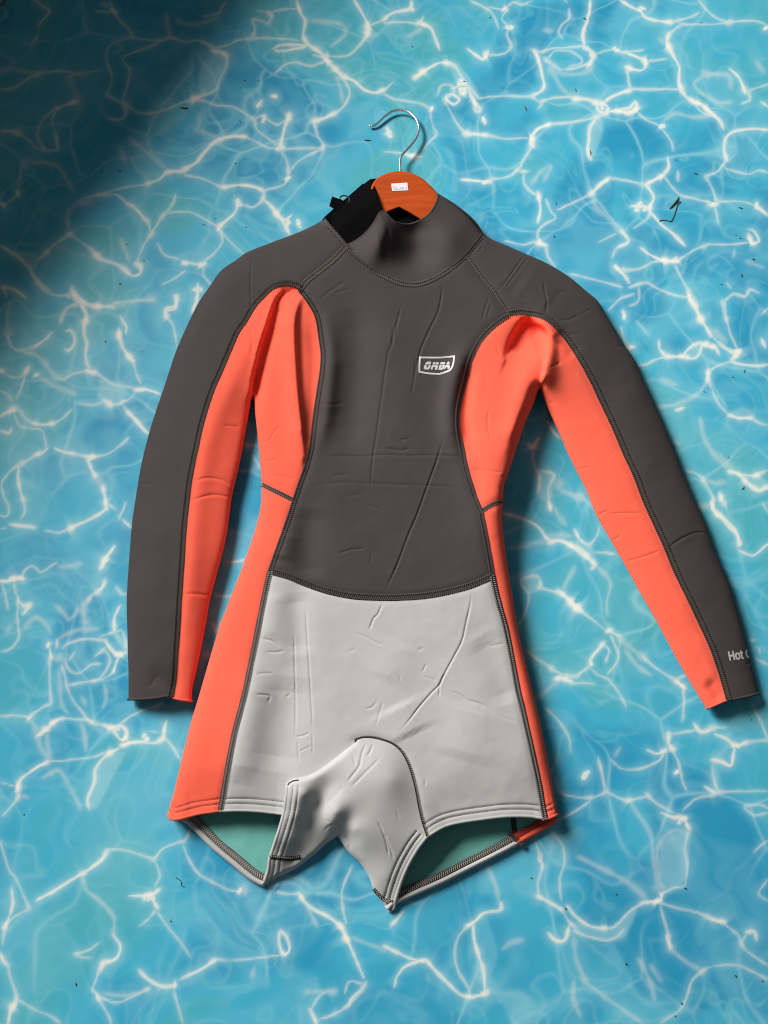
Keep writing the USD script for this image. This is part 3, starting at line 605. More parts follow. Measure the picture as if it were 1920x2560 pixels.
obj('zip_pull', slab(pts('830,491 857,500 866,514 843,528 823,515'), 14, 27, 2), BLACK, suit, smooth=30, label='black tab of the zip leash')
obj('zip_cord', tube(lift(S('852,503 850,494 858,489 868,491 874,498 872,507'), np.array([24] * len(S('852,503 850,494 858,489 868,491 874,498 872,507')))), 2.0 * U, 8), plain('green_cord', (0.01, 0.035, 0.03), 0.5), suit, label='dark green loop of the zip leash')

# ------------------------------------------------------------------ prints on the suit
def flat_print(poly, name, zfun, label, parent=None):
    out = []
    for g in getattr(poly, 'geoms', [poly]):
        if g.area < 0.5: continue
        m = trimesh.creation.extrude_polygon(g, 1.0, engine='earcut')
        v = np.array(m.vertices); f = np.array(m.faces)
        for _ in range(2): v, f = trimesh.remesh.subdivide(v, f)
        out.append((lift(v[:, :2], zfun(v[:, :2]) + 0.25 + v[:, 2] * 0.55), f[:, ::-1]))
    return obj(name, cat(*out), PRINT, parent or suit, smooth=False, label=label)
k6 = lambda s: pts(s) * (160 / 1659) + np.array([1020, 860])
fo = Polygon(spline(k6('292,325 560,330 800,330 1000,318 1222,292'), 1).tolist() + spline(k6('1222,292 1202,470 1160,610 1100,690 1000,740 850,790 760,797 560,785 420,765 270,735'), 1).tolist() + spline(k6('270,735 275,550 292,325'), 1).tolist())
flat_print(fo.difference(fo.buffer(-4.3, join_style=2)), 'logo_frame', Zf, 'silver outline of the chest logo')
letters = [('440,530 462,482 500,458 602,458 596,500 586,530', None), ('412,600 424,548 492,548 480,596 498,612 522,600 534,548 592,548 580,605 556,645 512,662 440,656 410,640', None),
           ('632,530 650,480 662,466 694,466 722,500 745,466 802,472 792,530', None), ('622,548 786,548 752,667 692,667 708,600 672,600 652,600 636,662 584,662', None),
           ('824,530 842,480 868,466 966,466 962,500 950,530', None), ('812,548 958,548 945,600 905,650 870,668 784,670', '872,575 900,572 880,615 862,625'),
           ('988,530 1010,490 1042,458 1072,464 1070,530', None), ('950,605 978,548 1074,548 1086,600 1064,642 1028,642 1022,600 996,596 960,640 900,668', None)]
sh = []
for a, b in letters:
    p = Polygon(k6(a)).buffer(0)
    if b: p = p.difference(Polygon(k6(b)))
    sh.append(p)
flat_print(MultiPolygon([g for p in sh for g in getattr(p, 'geoms', [p])]), 'logo_letters', Zf, 'silver letters ONDA in the chest logo')
tm = meshkit.text_mesh('Hot C', 1.0, 0.1, bold=True)
tv, tf = np.array(tm.vertices), np.array(tm.faces); nz = np.cross(tv[tf[:, 1]] - tv[tf[:, 0]], tv[tf[:, 2]] - tv[tf[:, 0]])[:, 2]
ok = (nz > 1e-9) & (tv[tf][:, :, 2].mean(1) > 0.05)
tri = tv[tf[ok]][:, :, :2]; wtx = tv[:, 0].max()
EX, EY, P0 = np.array([19.6, -2.6]) * (60 / 19.6) / wtx * 0.98, np.array([-4.3, -21.0]), np.array([1822.5, 1651.0])
q = tri @ np.stack([EX, EY]) + P0
word = shapely.union_all([Polygon(t).buffer(0.05) for t in q]).buffer(0.45).intersection(EXTP.buffer(-2.0)).simplify(0.15)
flat_print(word, 'sleeve_print', Zf, 'white words Hot C near the right cuff, running off its edge')

# ------------------------------------------------------------------ hanger
hang = thing('clothes_hanger', None, label='orange brown wooden clothes hanger with chrome hook inside the collar', category='hanger')
hz0, hz1 = 18.0, 36.0
HB = chain(S('933,456 943,445 956,438 973,431 991,427.5 1017,429 1037,436 1056,446 1070,458 1083,471 1096,488'), pts('1096,488 1180,575 1160,600 1090,575 1052,549'), pts('1052,549 1022,531 998.5,519'), pts('998.5,519 975,528 958,537'), pts('958,537 932,556 905,575 893,560 905,520 933,456'))
obj('body', slab(HB, hz0, hz1, 3.5), WOOD, hang, smooth=40)
hk = S('1001,436 1001,428 1000.4,409 1001,398 1004,389 1015,377 1030,360 1041,344 1046.5,328 1046.5,314 1041,299 1030,286 1015,277.5 998,274.5 981,278 968,286 954,298 941,310 932,314 927,315')
hk = even(hk, 2.5)
obj('hook', tube(lift(hk, np.linspace(27, 8, len(hk))), 3.7 * U, 14), CHROME, hang)
b = trimesh.creation.icosphere(3, 4.3 * U); b.apply_translation(lift([[926, 315]], 8)[0]); obj('hook_ball', b, CHROME, hang)
b = tube(lift(pts('1001,432 1001,426'), [27, 27]), 5 * U, 14); obj('hook_ferrule', b, CHROME, hang)
stk = obj('sticker', slab(pts('978,459 1018.5,456.5 1021,475.5 980.5,478'), hz1 + .15, hz1 + 1.0, .3), PAPER, hang, smooth=20, label='small white handwritten price sticker')
ks = lambda s: pts(s) * (80 / 1659) + np.array([960, 440])
ink = []
for s in ('600,560 500,560 470,600 560,630 580,680 500,730 470,710', '640,600 605,650 620,700 660,720 700,690 690,610 640,590', '760,640 800,700 790,730', '880,590 850,640 870,700 920,700 930,640 890,590', '960,600 950,650 1000,650 1010,600 970,590', '1180,590 1130,600 1120,650 1170,680', '1110,630 1170,630'):
    L = spline(ks(s), 0.6); ink.append(tube(lift(L, np.full(len(L), hz1 + 1.1)), 0.55 * U, 5))
obj('handwriting', cat(*ink), INK, stk, kind='stuff')

# ------------------------------------------------------------------ the mat with its printed pool water
STROKES = r"""
M1 0 0 .5787
m 0,385 60,380 110,345 160,320 250,305 350,320
f 350,320 440,300
f 0,300 60,298 140,315 160,320
m 300,330 330,318 350,318
f 300,330 325,400 335,440
m 330,440 250,465 200,500 165,550 165,600 195,648
s 335,435 290,450 240,470
m 240,475 225,520 240,580 250,640 195,650
s 240,590 250,645
s 0,560 40,565 85,575
m 85,575 130,610 160,640 195,650
f 100,700 85,760 75,830
f 110,700 180,700 250,720 290,780 320,830
m 0,890 40,870 75,840
b 15,885 14
b 75,835 10
m 150,0 185,25 210,50 160,110
m 165,150 130,195
m 470,0 490,40 520,90 560,130 570,160
b 490,45 16
m 410,45 450,50 490,50
f 440,10 470,30
m 570,160 500,180 465,210 460,260 480,320 480,360 460,410
m 570,160 640,172 700,172 735,160
f 735,160 725,110 720,60
m 735,160 800,180 860,175 930,210
m 690,180 620,210 530,250 560,300 550,370 530,430 540,470
m 460,410 500,430 540,450 590,485 650,490 710,475 770,450 830,430
m 470,510 520,515 545,490 540,460
m 880,70 920,65 950,50 960,30 980,0
f 760,80 790,100 850,105 900,90 940,75
s 910,215 950,225 980,240
m 980,240 975,290 950,340 930,390 860,415
p 870,300 910,260 970,240 980,280 950,350 920,390 870,400
m 930,210 990,190 1040,170 1090,165
m 1090,165 1180,165 1300,175
m 1090,165 1100,120 1090,85 1130,90 1160,100 1170,60 1110,45
m 1170,55 1220,40 1290,38
s 1280,0 1300,60 1320,90 1310,150 1330,190 1380,225 1410,260 1450,300 1480,330
s 1180,210 1220,195 1300,195 1320,200 1260,215 1200,220 1180,210
m 1350,235 1400,250 1410,240 1360,225
m 1190,315 1230,280 1280,270 1340,285 1410,265
m 1450,300 1490,350 1510,400 1490,450 1450,490
f 1450,320 1470,380 1480,440
s 1450,488 1400,510 1355,525
m 1355,525 1370,580 1395,635 1350,655
s 1480,330 1530,350 1570,385 1620,400 1659,385
s 1530,0 1560,50 1590,110 1585,160
m 1590,115 1659,85
m 1590,150 1550,200 1500,240 1420,245
f 1340,90 1420,95 1480,110 1490,150 1430,200
m 830,430 880,435 940,455 1000,460 1060,490 1100,520
s 820,435 870,415
m 1100,520 1110,560 1160,600 1210,635
m 1100,515 1140,500 1160,520 1200,540 1230,520 1250,500
s 1250,495 1225,570 1210,640
b 1140,515 16
b 1210,640 14
b 1185,415 12
b 1120,450 14
f 860,490 860,550
f 850,560 930,590
s 790,735 850,700 890,650 940,605 1000,590 1060,590
m 1060,590 1120,620 1160,640 1200,640
m 1210,645 1300,640 1400,640
m 1215,650 1240,700 1245,760 1220,800 1140,825
m 1395,640 1300,690 1250,740
b 1245,770 12
s 790,740 720,745 690,775 630,795
m 630,795 540,810 430,840 350,860
m 800,755 880,775 960,810
s 960,810 1030,800 1090,805 1140,825
m 1140,825 1130,870 1090,895 1050,885
b 1030,875 18
s 1030,870 1015,920 970,960 945,985
s 1135,860 1170,890 1200,930 1230,970 1250,1010
s 1200,925 1230,950 1260,930
b 1290,965 14
b 1245,960 12
f 520,640 540,700
f 560,600 650,670 720,730
m 430,845 500,840 550,880 600,920 640,960 650,1010
s 560,880 600,915 630,955
m 300,1010 370,1060 420,1100
m 300,1010 230,1060 190,1100
b 300,1010 14
f 300,1000 290,930 330,880 400,870
s 400,1085 440,1120 500,1140 550,1170
s 540,1165 570,1190 605,1180 605,1150 590,1140
m 590,1140 620,1060 660,1000 690,950 740,890 760,840
f 520,1030 540,1080 560,1130
m 700,930 760,915 830,920 890,950 950,985
m 680,1050 710,1100 770,1120
s 790,1130 830,1138 880,1145
b 800,1135 16
b 870,1145 16
b 945,985 14
m 950,985 960,1040 930,1090 880,1130
m 955,1000 1000,1050 1050,1095
m 880,1150 880,1190 910,1230
m 700,1230 750,1205 800,1170
s 0,1060 50,1090 80,1110 120,1150 150,1200 190,1250
m 190,1250 230,1275 300,1275
p 70,1090 140,1100 150,1150 120,1150
m 150,1130 200,1090
s 310,1255 340,1300 400,1320 490,1325
s 325,1265 360,1305 420,1322
m 310,1265 310,1230
m 270,1380 290,1330 340,1310
m 350,1320 370,1380
m 490,1310 560,1300 660,1295
s 760,1280 755,1320 715,1335 720,1370
s 855,1230 850,1290 830,1350
b 855,1250 18
s 10,1240 50,1245 90,1270 115,1290
m 10,1240 30,1280
M2 960 0 .5787
s 0,85 40,55 110,40 120,0
b 120,40 12
m 0,100 80,95 150,100 170,70
s 155,100 200,120 220,160 240,215
f 100,160 150,130 160,110
m 370,0 430,30 470,60 495,120
m 450,30 500,40 530,40 510,80 540,120 530,150 550,200 520,230 440,240
b 545,120 18
b 520,38 10
s 360,210 400,240 430,255 450,220
m 530,30 560,10 600,20 640,0
m 800,40 800,80 765,110 755,140 770,165
s 890,0 885,60 870,110 860,150 865,190
m 780,0 790,10
s 1020,0 1070,30 1110,50 1130,75 1180,90 1240,95
b 1110,38 16
m 1240,95 1320,75 1360,55
m 1280,105 1340,105 1420,105 1500,95 1600,90 1659,110
b 1650,120 14
s 1230,145 1225,190 1250,240 1275,290 1275,350 1285,390
m 1230,145 1280,110
f 1190,165 1230,200
m 1360,0 1390,40 1440,80 1490,95
f 690,130 730,135
m 640,215 680,225 720,210 790,205 860,200
m 690,250 730,280 770,300 840,290 890,270 910,240 890,210 860,200
s 860,200 890,220 900,250 880,290
m 710,250 740,220 800,220 850,250 850,275 800,285
f 720,300 790,320 860,315 900,290
m 910,235 980,215 1040,225 1120,215
b 1005,215 14
s 1040,225 1090,245 1130,265 1120,300 1080,300 1050,290
m 1130,265 1220,255
m 1050,290 1055,340 1065,385
s 1285,390 1310,420 1350,445
m 1065,385 1150,385 1280,385
s 1065,388 1000,410 950,440
s 300,280 250,270 200,290 130,335
s 130,340 170,315
m 270,265 310,290 340,340 370,380 410,425
p 280,270 330,300 400,410 350,400
m 0,390 40,355
m 0,405 50,430 150,445 200,470
b 205,470 12
m 230,410 250,370 290,370 300,400 260,430
s 270,410 300,410 325,430 300,450 270,430 270,410
b 340,385 34
s 300,380 350,370 380,420 405,470
m 370,440 390,430 415,470 400,480 380,450
m 260,430 290,490 320,540 350,575
s 350,575 400,580 450,585
m 450,585 530,600 600,595 630,600
m 410,425 500,415 600,415 640,415
s 640,415 690,380 680,310 665,250 650,220
m 640,415 670,440 700,430 750,420 820,420
s 820,425 880,430 930,450
f 700,250 730,310 760,370 800,410 820,420
s 930,440 965,460 960,490 930,480 920,450
b 940,455 16
m 665,470 690,440
s 970,480 1020,480 1060,490
s 1020,470 1060,465 1085,440 1090,470 1050,490
m 1090,480 1130,515 1190,545 1240,610 1250,650
b 1200,545 12
f 1210,520 1260,490 1330,505 1400,500
m 720,535 790,530 860,520 920,505 950,480
s 720,535 670,555 640,590 640,630
m 640,630 605,690 580,730 540,760 460,775
s 460,785 400,780 330,775
b 440,785 14
s 920,510 890,550 885,600 880,650 895,690
p 910,510 940,530 920,620 890,680 885,600
m 200,480 210,540 225,580 190,620 170,650
m 0,655 60,660 130,672
s 100,672 160,675
m 0,580 30,570
b 20,575 22
b 430,518 16
s 1330,440 1370,450 1410,485 1450,520 1470,560
m 1340,445 1370,480 1420,500 1400,460
s 1659,560 1590,555 1520,565 1480,590 1470,640 1480,690
m 1480,690 1440,740 1390,760
m 1390,760 1420,820 1440,880
m 1470,725 1540,745 1580,750 1620,735 1659,745
s 1225,680 1230,720 1210,750
s 1210,755 1160,780 1130,800
m 1130,800 1050,780 970,768
s 970,770 930,800 890,840
m 890,840 830,870 750,905
s 1140,805 1165,850 1150,890 1150,920
b 1100,890 20
b 1130,900 18
s 1065,890 1140,890
m 1150,920 1130,950 1080,985
s 1160,925 1200,970 1250,1010 1300,1060
m 1210,760 1240,800 1280,840 1350,860 1430,880
s 1400,885 1440,880
m 1430,870 1540,870 1600,885
b 1610,890 14
s 1610,890 1659,930
m 1430,890 1445,965
m 1270,735 1270,780
m 605,740 605,790 640,830 680,850
m 580,740 630,740
f 640,790 680,740 720,720 690,780
s 665,830 675,900 665,960
m 700,860 720,910 740,940 690,970 665,1000 665,1040
s 660,1045 700,1060
b 672,1045 12
m 700,1065 710,1110 740,1150
f 900,850 920,900 980,950 1020,1000
s 1025,995 1055,1040 1010,1070
m 930,1045 1000,1010
m 1000,1080 985,1110
s 1575,990 1600,1000 1620,1040 1590,1050 1575,1010
m 1590,1045 1500,1055 1390,1055
m 1390,1060 1330,1085 1270,1125
s 1270,1125 1210,1125 1150,1100 1110,1070
m 1040,1165 1100,1160 1170,1130 1210,1128
m 1000,1150 1050,1170
b 1265,1125 12
m 1255,1140 1290,1210 1330,1280
s 1310,1260 1350,1340 1370,1380
s 1000,1150 1040,1190 1060,1220
m 800,1180 880,1200 960,1220 1030,1240
m 1060,1240 1130,1220 1190,1250 1260,1275 1330,1285
m 1100,1235 1100,1300 1060,1320
m 970,1340 1020,1290 1080,1270
m 1030,1340 1035,1370
m 520,1040 600,1055 650,1045
m 1470,1300 1510,1270 1560,1280 1580,1250 1620,1265
m 1480,1220 1500,1245
m 1470,1300 1480,1380
m 1659,1330 1630,1360
f 1515,1080 1510,1110
f 1570,1130 1640,1155
s 1490,295 1530,330 1550,370 1560,400
f 1380,320 1440,320 1490,330 1500,380
m 1540,450 1580,430 1570,390
m 1580,390 1640,370 1659,360
s 1630,440 1659,460
f 1380,330 1340,360 1370,400 1440,440 1500,440
f 1610,270 1640,310
M3 0 700 .3617
m 270,0 320,60 370,100 500,105
m 530,160 460,190 430,240 415,300
s 360,360 300,420 240,460
m 240,460 150,485 90,470 60,420 55,370
f 55,370 50,250 70,160
s 560,170 595,230 585,300 580,370 600,440 590,510 600,570 620,610
s 455,350 490,350 515,400 505,450 475,485 450,480
f 150,500 230,510 300,560 340,620 390,670
m 390,670 440,685 500,650 600,630
s 600,630 660,640
m 660,640 720,680 780,720 860,735 920,745
s 930,760 1000,755 1060,770 1105,790
s 830,250 870,320 870,370
s 820,330 830,420 870,500 920,560
s 825,380 850,470 895,530
m 920,560 940,640 975,720
f 790,180 900,150 1060,130
s 1220,110 1215,190 1150,215 1155,260
m 1155,260 1190,300 1210,380 1225,460
s 200,595 175,640
m 175,640 140,670 80,670 40,650
b 10,630 26
m 175,650 150,740 110,820
b 250,655 14
f 260,660 350,720 450,760 520,790
m 0,760 50,790 80,830
s 0,940 60,910 110,890
m 85,900 110,960 140,1010 210,1025 290,1040 320,1150
m 130,890 170,950 230,990
s 230,990 300,1000 370,990
m 370,990 430,960 460,930 500,890
s 0,1040 60,1055 80,1020
s 325,1165 300,1190 250,1210
m 250,1210 180,1250 130,1280
m 150,1270 80,1310 30,1370 10,1420 30,1500 60,1570 50,1630 0,1630
s 130,1290 125,1370 140,1460 165,1530
m 165,1530 170,1600 140,1660
m 540,850 630,865 700,850
s 720,830 770,865
m 770,865 830,850 900,820 930,780
p 700,700 850,730 830,850 700,840
m 850,860 880,910
s 880,910 940,970 1000,1040 1030,1060
s 375,1160 430,1185 510,1200
m 510,1200 590,1220
s 590,1220 660,1220
b 615,1240 18
s 605,1240 630,1300 660,1360
m 650,1220 750,1200 820,1150 890,1090
f 660,1360 710,1430
s 710,1430 725,1500 735,1580
s 735,1580 650,1640 560,1680 480,1720
m 480,1720 400,1745 310,1730
s 240,1710 160,1700 70,1690
m 740,1540 800,1590
m 870,1540 820,1650
s 850,1660 905,1710
s 790,1840 740,1910 700,1980
m 0,1720 40,1715
L 0 1400 .2893
s 0,180 60,185 120,160 190,150
b 190,160 24
m 190,140 210,90 260,55 310,70 345,105 400,80 490,20
m 10,180 40,280 60,370 70,430
m 115,180 130,260 155,330 150,430 150,520
m 150,520 160,600 160,670 120,740 60,780 0,790
s 170,360 210,400 265,385
s 265,385 200,465
p 170,370 260,390 200,460
f 510,60 600,55 700,30
s 915,0 890,40 865,75
m 910,165 895,230 850,270 790,310 750,360
s 905,190 890,230 850,270
f 750,360 715,420 725,500 735,560
f 740,380 720,450 740,540
f 480,390 550,460 590,510 640,480 680,400
m 1000,230 1050,290 1090,290
s 1040,390 1010,440 985,510 990,600
f 90,560 60,620
f 200,600 300,500 400,560 440,640
b 415,735 20
s 490,690 490,750
s 430,760 440,850
m 430,860 425,950 430,1050 435,1150 440,1230
m 440,1240 360,1280 300,1320 250,1360
b 250,1365 18
m 0,1350 100,1345 200,1350 250,1360
f 250,1370 300,1440 330,1490
f 450,860 540,850 560,870
m 540,780 560,740 650,700 750,680 850,690 900,690
f 520,670 600,630 700,600 850,590
m 860,660 930,640 990,620
m 990,620 1050,610 1080,690 1090,780
f 1000,640 1060,740
s 910,700 960,770 1020,820 1080,800
s 1030,830 1000,900 980,970
b 1025,820 26
m 980,970 920,1010 830,1040 700,1060 600,1080
m 900,770 950,850 930,930 880,1000 820,1040
m 640,800 600,860
m 560,880 600,950 670,980 740,940 800,900 880,900
m 820,830 900,770
m 530,900 560,1000 590,1130 640,1230 700,1300 740,1360
f 510,950 520,1100 530,1230 580,1330
f 900,1080 920,1170 890,1270
f 700,1180 740,1250
s 740,1370 800,1405
m 450,1400 540,1370 620,1375 740,1380
s 530,1365 450,1410 400,1460 310,1530
m 800,1405 900,1430 960,1450
m 910,1430 1000,1430 1060,1400 1130,1350 1230,1300 1330,1270 1400,1240
s 910,1435 970,1450 1040,1430 1090,1480 1080,1540 1040,1550 1000,1500 970,1450
b 1000,1460 28
m 1080,1550 1050,1610
s 1050,1600 1130,1580 1230,1570 1330,1580 1410,1540
b 1260,1540 36
s 1410,1530 1420,1450 1435,1390
m 1370,1490 1290,1480
m 1420,1540 1480,1600 1560,1730
s 1020,1630 940,1670 870,1740 820,1820 820,1900 790,1980 755,2070 770,2150
p 960,1680 1060,1680 980,1830 920,1950 850,2080 790,2130 820,1900 870,1760
m 930,1650 850,1690 750,1710 650,1720 540,1735 430,1740
s 410,1745 340,1780 260,1830 180,1890 155,1960 150,2000
m 150,2000 160,2040 120,2100 60,2170 20,2212
m 0,1920 70,1940 140,1960
f 160,2040 250,2050
f 330,1490 350,1620 430,1720
f 400,1480 410,1600 430,1700
f 700,1420 730,1500 740,1650
f 370,1880 500,1820 570,1900 640,2030 700,2150
M5 0 1760 .5787
m 0,590 40,720 60,740 90,800 125,880
s 50,800 55,860 40,920 20,970
m 20,970 60,920 125,885
m 20,970 10,1040
s 0,1075 15,1110 35,1130
m 35,1140 50,1200 70,1260 60,1310
s 70,1280 45,1330 35,1380
m 80,1280 150,1320 220,1350 260,1380
s 155,850 220,815 300,765 360,730 430,680 460,640
m 455,630 530,630 600,650 660,670
m 660,675 700,630 760,600 800,590 820,540
f 360,740 370,800 430,850 490,920 490,990
m 670,680 690,740 670,790
b 625,830 20
b 650,840 18
s 560,830 650,825 690,800
s 650,830 680,880
m 670,890 640,930 600,960
m 680,900 730,970 780,1030 820,1090
m 790,610 820,680 860,735 920,770 980,800 1040,810
b 1035,808 14
f 1050,780 1060,830
m 1190,810 1240,820 1300,820
s 1290,815 1320,860 1360,890 1420,920 1470,960 1500,1010
f 1300,830 1340,900 1370,960
m 1520,700 1480,800 1480,880 1495,950
s 1470,960 1510,1040 1540,1110 1570,1180
f 1520,1010 1600,1040 1659,1060
s 1210,975 1240,1010 1250,1060 1225,1080 1205,1030 1210,975
m 1210,1085 1120,1095 1030,1105 930,1105
s 930,1105 860,1150 780,1190
s 760,1215 700,1220 640,1190 600,1150
b 755,1215 12
f 1100,1130 1090,1180
m 750,1240 770,1310 790,1380
m 430,1265 500,1290 580,1260 650,1225
f 440,1250 550,1260 640,1230
s 415,1250 430,1280
m 430,1280 470,1350 480,1382
s 490,1000 520,1050 500,1100 450,1120
s 450,1110 430,1150
m 320,1080 380,1065 430,1030
m 330,1090 400,1100
m 430,1150 400,1230 415,1250
m 1350,1310 1380,1260 1440,1235
s 1340,1320 1370,1382
m 1570,1210 1510,1200 1490,1250
m 1580,1200 1540,1270 1480,1320 1420,1350 1380,1360
s 1560,1230 1500,1300
f 1310,1245 1450,1240
M6 960 1760 .5787
s 30,960 80,900
s 0,1045 60,1075 130,1105 180,1110
s 180,1105 100,1130 60,1170 45,1220
s 185,1110 230,1160 280,1210 330,1255 380,1265
b 435,1245 18
s 380,1268 450,1250
s 505,860 500,890 430,905 390,940 360,960
m 360,960 320,1010 305,1080 320,1150 360,1220 375,1265
s 385,960 390,1020 410,1090 430,1150 435,1240
f 445,700 480,780 495,850
m 725,550 770,610 780,680 760,760 765,850
m 650,590 670,640 685,700 665,770 670,830
s 665,660 685,700
s 665,830 720,860 770,890
m 770,890 800,940 830,970
s 790,870 830,920 890,960 960,970
m 960,970 1000,960 1060,900 1120,860 1180,850
m 820,980 880,1005 960,1020 1010,1005 1040,970
p 830,950 900,970 1000,960 1080,890 1030,1000 940,1015 850,990
s 710,990 740,1020 780,1020 800,960
s 1120,860 1190,850 1200,820
m 1200,820 1250,795 1300,780 1310,690 1300,620 1320,540
f 1200,800 1180,700 1190,600 1250,550 1310,545
p 1200,600 1300,560 1310,640 1290,760 1210,800
s 1200,470 1250,490 1290,490 1320,540
b 1290,495 24
m 740,310 760,380 820,400 890,405 940,390 960,375
m 955,370 940,290 925,230
m 890,420 830,460 760,500
m 965,380 1040,415 1090,410 1130,400
m 1130,385 1180,430 1260,475
f 1060,420 1100,480 1150,560 1170,700 1190,810
m 1290,460 1350,410 1430,390
s 1385,355 1430,385
m 1430,380 1530,378 1659,375
m 1440,370 1420,300 1420,260
s 1415,240 1460,250 1500,265 1510,210 1520,180
s 1430,130 1480,150 1520,180 1570,165
m 1570,165 1659,155
s 1230,130 1230,170 1250,200
m 1250,200 1275,260 1290,330 1310,380
b 1265,295 10
m 1240,130 1340,115 1420,105 1480,100
s 1340,85 1370,120 1420,110
m 1590,0 1630,80 1659,150
m 980,240 1030,280 1100,280 1180,250 1215,205
s 1140,200 1180,215 1215,200
f 1000,220 1020,190
b 870,305 20
m 700,20 760,80 800,150 805,210
m 1190,860 1210,930 1230,1000 1240,1060
s 1220,1000 1240,1055
m 1180,855 1260,880 1350,900 1420,930 1470,950
s 1400,925 1470,945
m 1470,950 1530,1000 1560,1060 1659,1130
s 1570,985 1600,985 1610,1020
m 1570,990 1540,1040
f 1240,1060 1300,1110 1370,1150
m 1659,1190 1600,1160 1530,1130 1450,1130 1380,1150 1330,1200 1310,1260 1280,1320 1190,1382
m 1560,440 1620,435 1659,450
m 1560,450 1600,480 1659,470
m 1659,590 1620,620 1600,640
m 1659,760 1620,820 1659,850
f 840,660 920,700 1000,740 1080,790 1130,840
f 820,1000 830,1100 870,1200
f 820,1200 820,1280 850,1350
f 870,1200 960,1270 1060,1340 1120,1382
f 510,1060 550,1030 600,1020
f 1100,1100 1150,1200 1170,1280
f 1150,1130 1200,1200
Z5 1380 1200 .3255
s 150,490 230,540 280,590 330,650
s 175,380 210,450 260,490
p 150,480 260,490 300,530 320,640 250,570
m 280,500 340,440 365,360
m 330,555 420,560 490,570
m 330,650 300,690
f 340,660 420,740 450,800 430,900 420,960 430,1040
s 60,860 120,910 180,970 230,1010
s 150,930 190,980
m 230,1010 320,1080 410,1150
b 440,1155 24
m 440,1160 540,1210
m 450,1190 490,1280 510,1340 500,1400 430,1490
s 400,1250 340,1320 290,1390
b 300,1410 26
m 390,1260 440,1310 410,1400
m 280,1440 220,1480 180,1510
m 180,1510 100,1500 0,1445
s 20,1530 80,1520 150,1550
m 150,1560 250,1560 330,1570
m 300,1450 360,1500 430,1530 490,1600 540,1680 570,1740
f 500,1210 620,1300 700,1360
m 700,1360 780,1430 870,1490 950,1540
s 950,1540 1000,1580 1020,1600
m 960,1530 1030,1500
m 1010,1590 1015,1700 1010,1800 1000,1850
f 560,1300 650,1420 760,1500
s 1230,150 1240,230 1310,300 1370,370 1420,420 1440,500
f 1230,200 1150,190
s 1440,540 1500,570 1560,575 1659,490
s 1290,100 1310,170
s 1480,10 1560,60 1600,80 1659,60
m 1620,180 1659,250
m 1520,1230 1560,1230
m 1590,1290 1600,1330
m 1560,1370 1659,1420
E 1260 980 .3614
m 280,100 285,170
s 300,200 340,270 375,310
s 165,360 200,380 240,320
m 200,390 200,470 220,530 245,570
s 245,570 245,640 235,695
m 240,540 330,560 345,590 310,650 310,740
s 310,760 325,820
p 250,560 330,570 310,740 240,690
f 340,790 380,860 430,925
f 370,620 400,680 470,710 550,740 610,800
f 375,640 420,690 520,730
s 0,840 80,860 150,885 220,920 260,960 285,1000 310,1020
s 310,1035 400,1030 460,1060 530,1110 590,1160 620,1190
s 320,1030 400,1032 480,1075 560,1140
f 50,1080 150,1065 230,1040 300,1025
f 300,1010 380,990 470,1000
m 200,1270 240,1280 255,1330 240,1360
m 200,1275 130,1290 115,1320 150,1370 170,1390 165,1460 140,1550 110,1600
p 130,1290 210,1280 250,1340 170,1380
m 240,1350 320,1375 400,1385
m 160,1790 220,1840 300,1890 380,1950 430,1965
f 240,2110 300,2060 370,1990
f 410,1370 440,1300 490,1210
M4 1440 600 .3617
m 800,390 830,430
s 820,430 860,540 900,600 935,660
m 940,660 1000,720 1090,770
s 1000,730 1090,780
f 940,620 1040,700
m 1010,410 1020,480 1045,560 1065,640 1110,740 1125,760
s 1090,770 1120,770 1080,830
b 1100,790 16
s 1080,840 1150,860 1250,870 1327,860
m 1070,840 980,870 920,900
s 915,900 910,980
m 920,980 960,1080 1000,1150 1050,1200
s 1060,1210 1130,1230 1210,1230
m 1220,1235 1280,1270 1327,1280
p 1070,1210 1150,1170 1220,1220 1130,1235
f 910,980 840,1060 760,1110 680,1140 560,1155
s 690,1175 750,1160
s 575,690 580,750 620,800
s 740,800 810,820 850,790 880,720 940,740
s 740,800 790,740 860,710 900,720
s 900,730 960,740 990,790
p 750,800 800,740 870,715 840,790 800,815
s 620,805 680,805 750,800
m 620,805 540,830 480,860 430,865
s 330,490 335,540
m 315,600 330,680 360,740
s 360,740 405,735
s 1280,680 1310,740
m 740,1590 820,1610 870,1640
m 870,1640 930,1740 950,1800 940,1850
s 940,1850 980,1890
s 980,1890 1050,1950 1110,2020 1140,2100
f 880,1650 960,1680 1030,1670
f 830,1840 940,1850
b 1005,1790 14
m 1010,1790 1045,1860
s 1060,1600 1130,1620 1200,1700 1260,1730 1327,1700
s 1130,1620 1230,1630 1280,1610
p 1150,1630 1260,1640 1310,1700 1250,1730 1190,1690
m 1327,1590 1250,1620
f 860,1230 880,1350 940,1460 1050,1580
f 990,1470 1060,1580
f 680,1390 720,1410
f 590,960 700,1000
f 420,560 500,650
Z7 280 1200 .2713
m 1040,750 1120,755 1220,735
m 950,1060 1010,1070 1090,1070
m 930,1310 960,1400 1000,1300
f 840,1600 900,1600
Z2 300 600 .3617
f 850,1420 940,1420
m 920,1490 960,1560
"""
def mat_z(W):
    """Soft ripples of the vinyl sheet."""
    return .0011 * (meshkit.fbm(np.c_[np.asarray(W)[:, :2] * 4, np.zeros(len(W))], 2, 90) - .5) - .0003
def on_mat(P, z):
    L3 = lift(P, z); L3[:, 2] += mat_z(L3)
    return L3
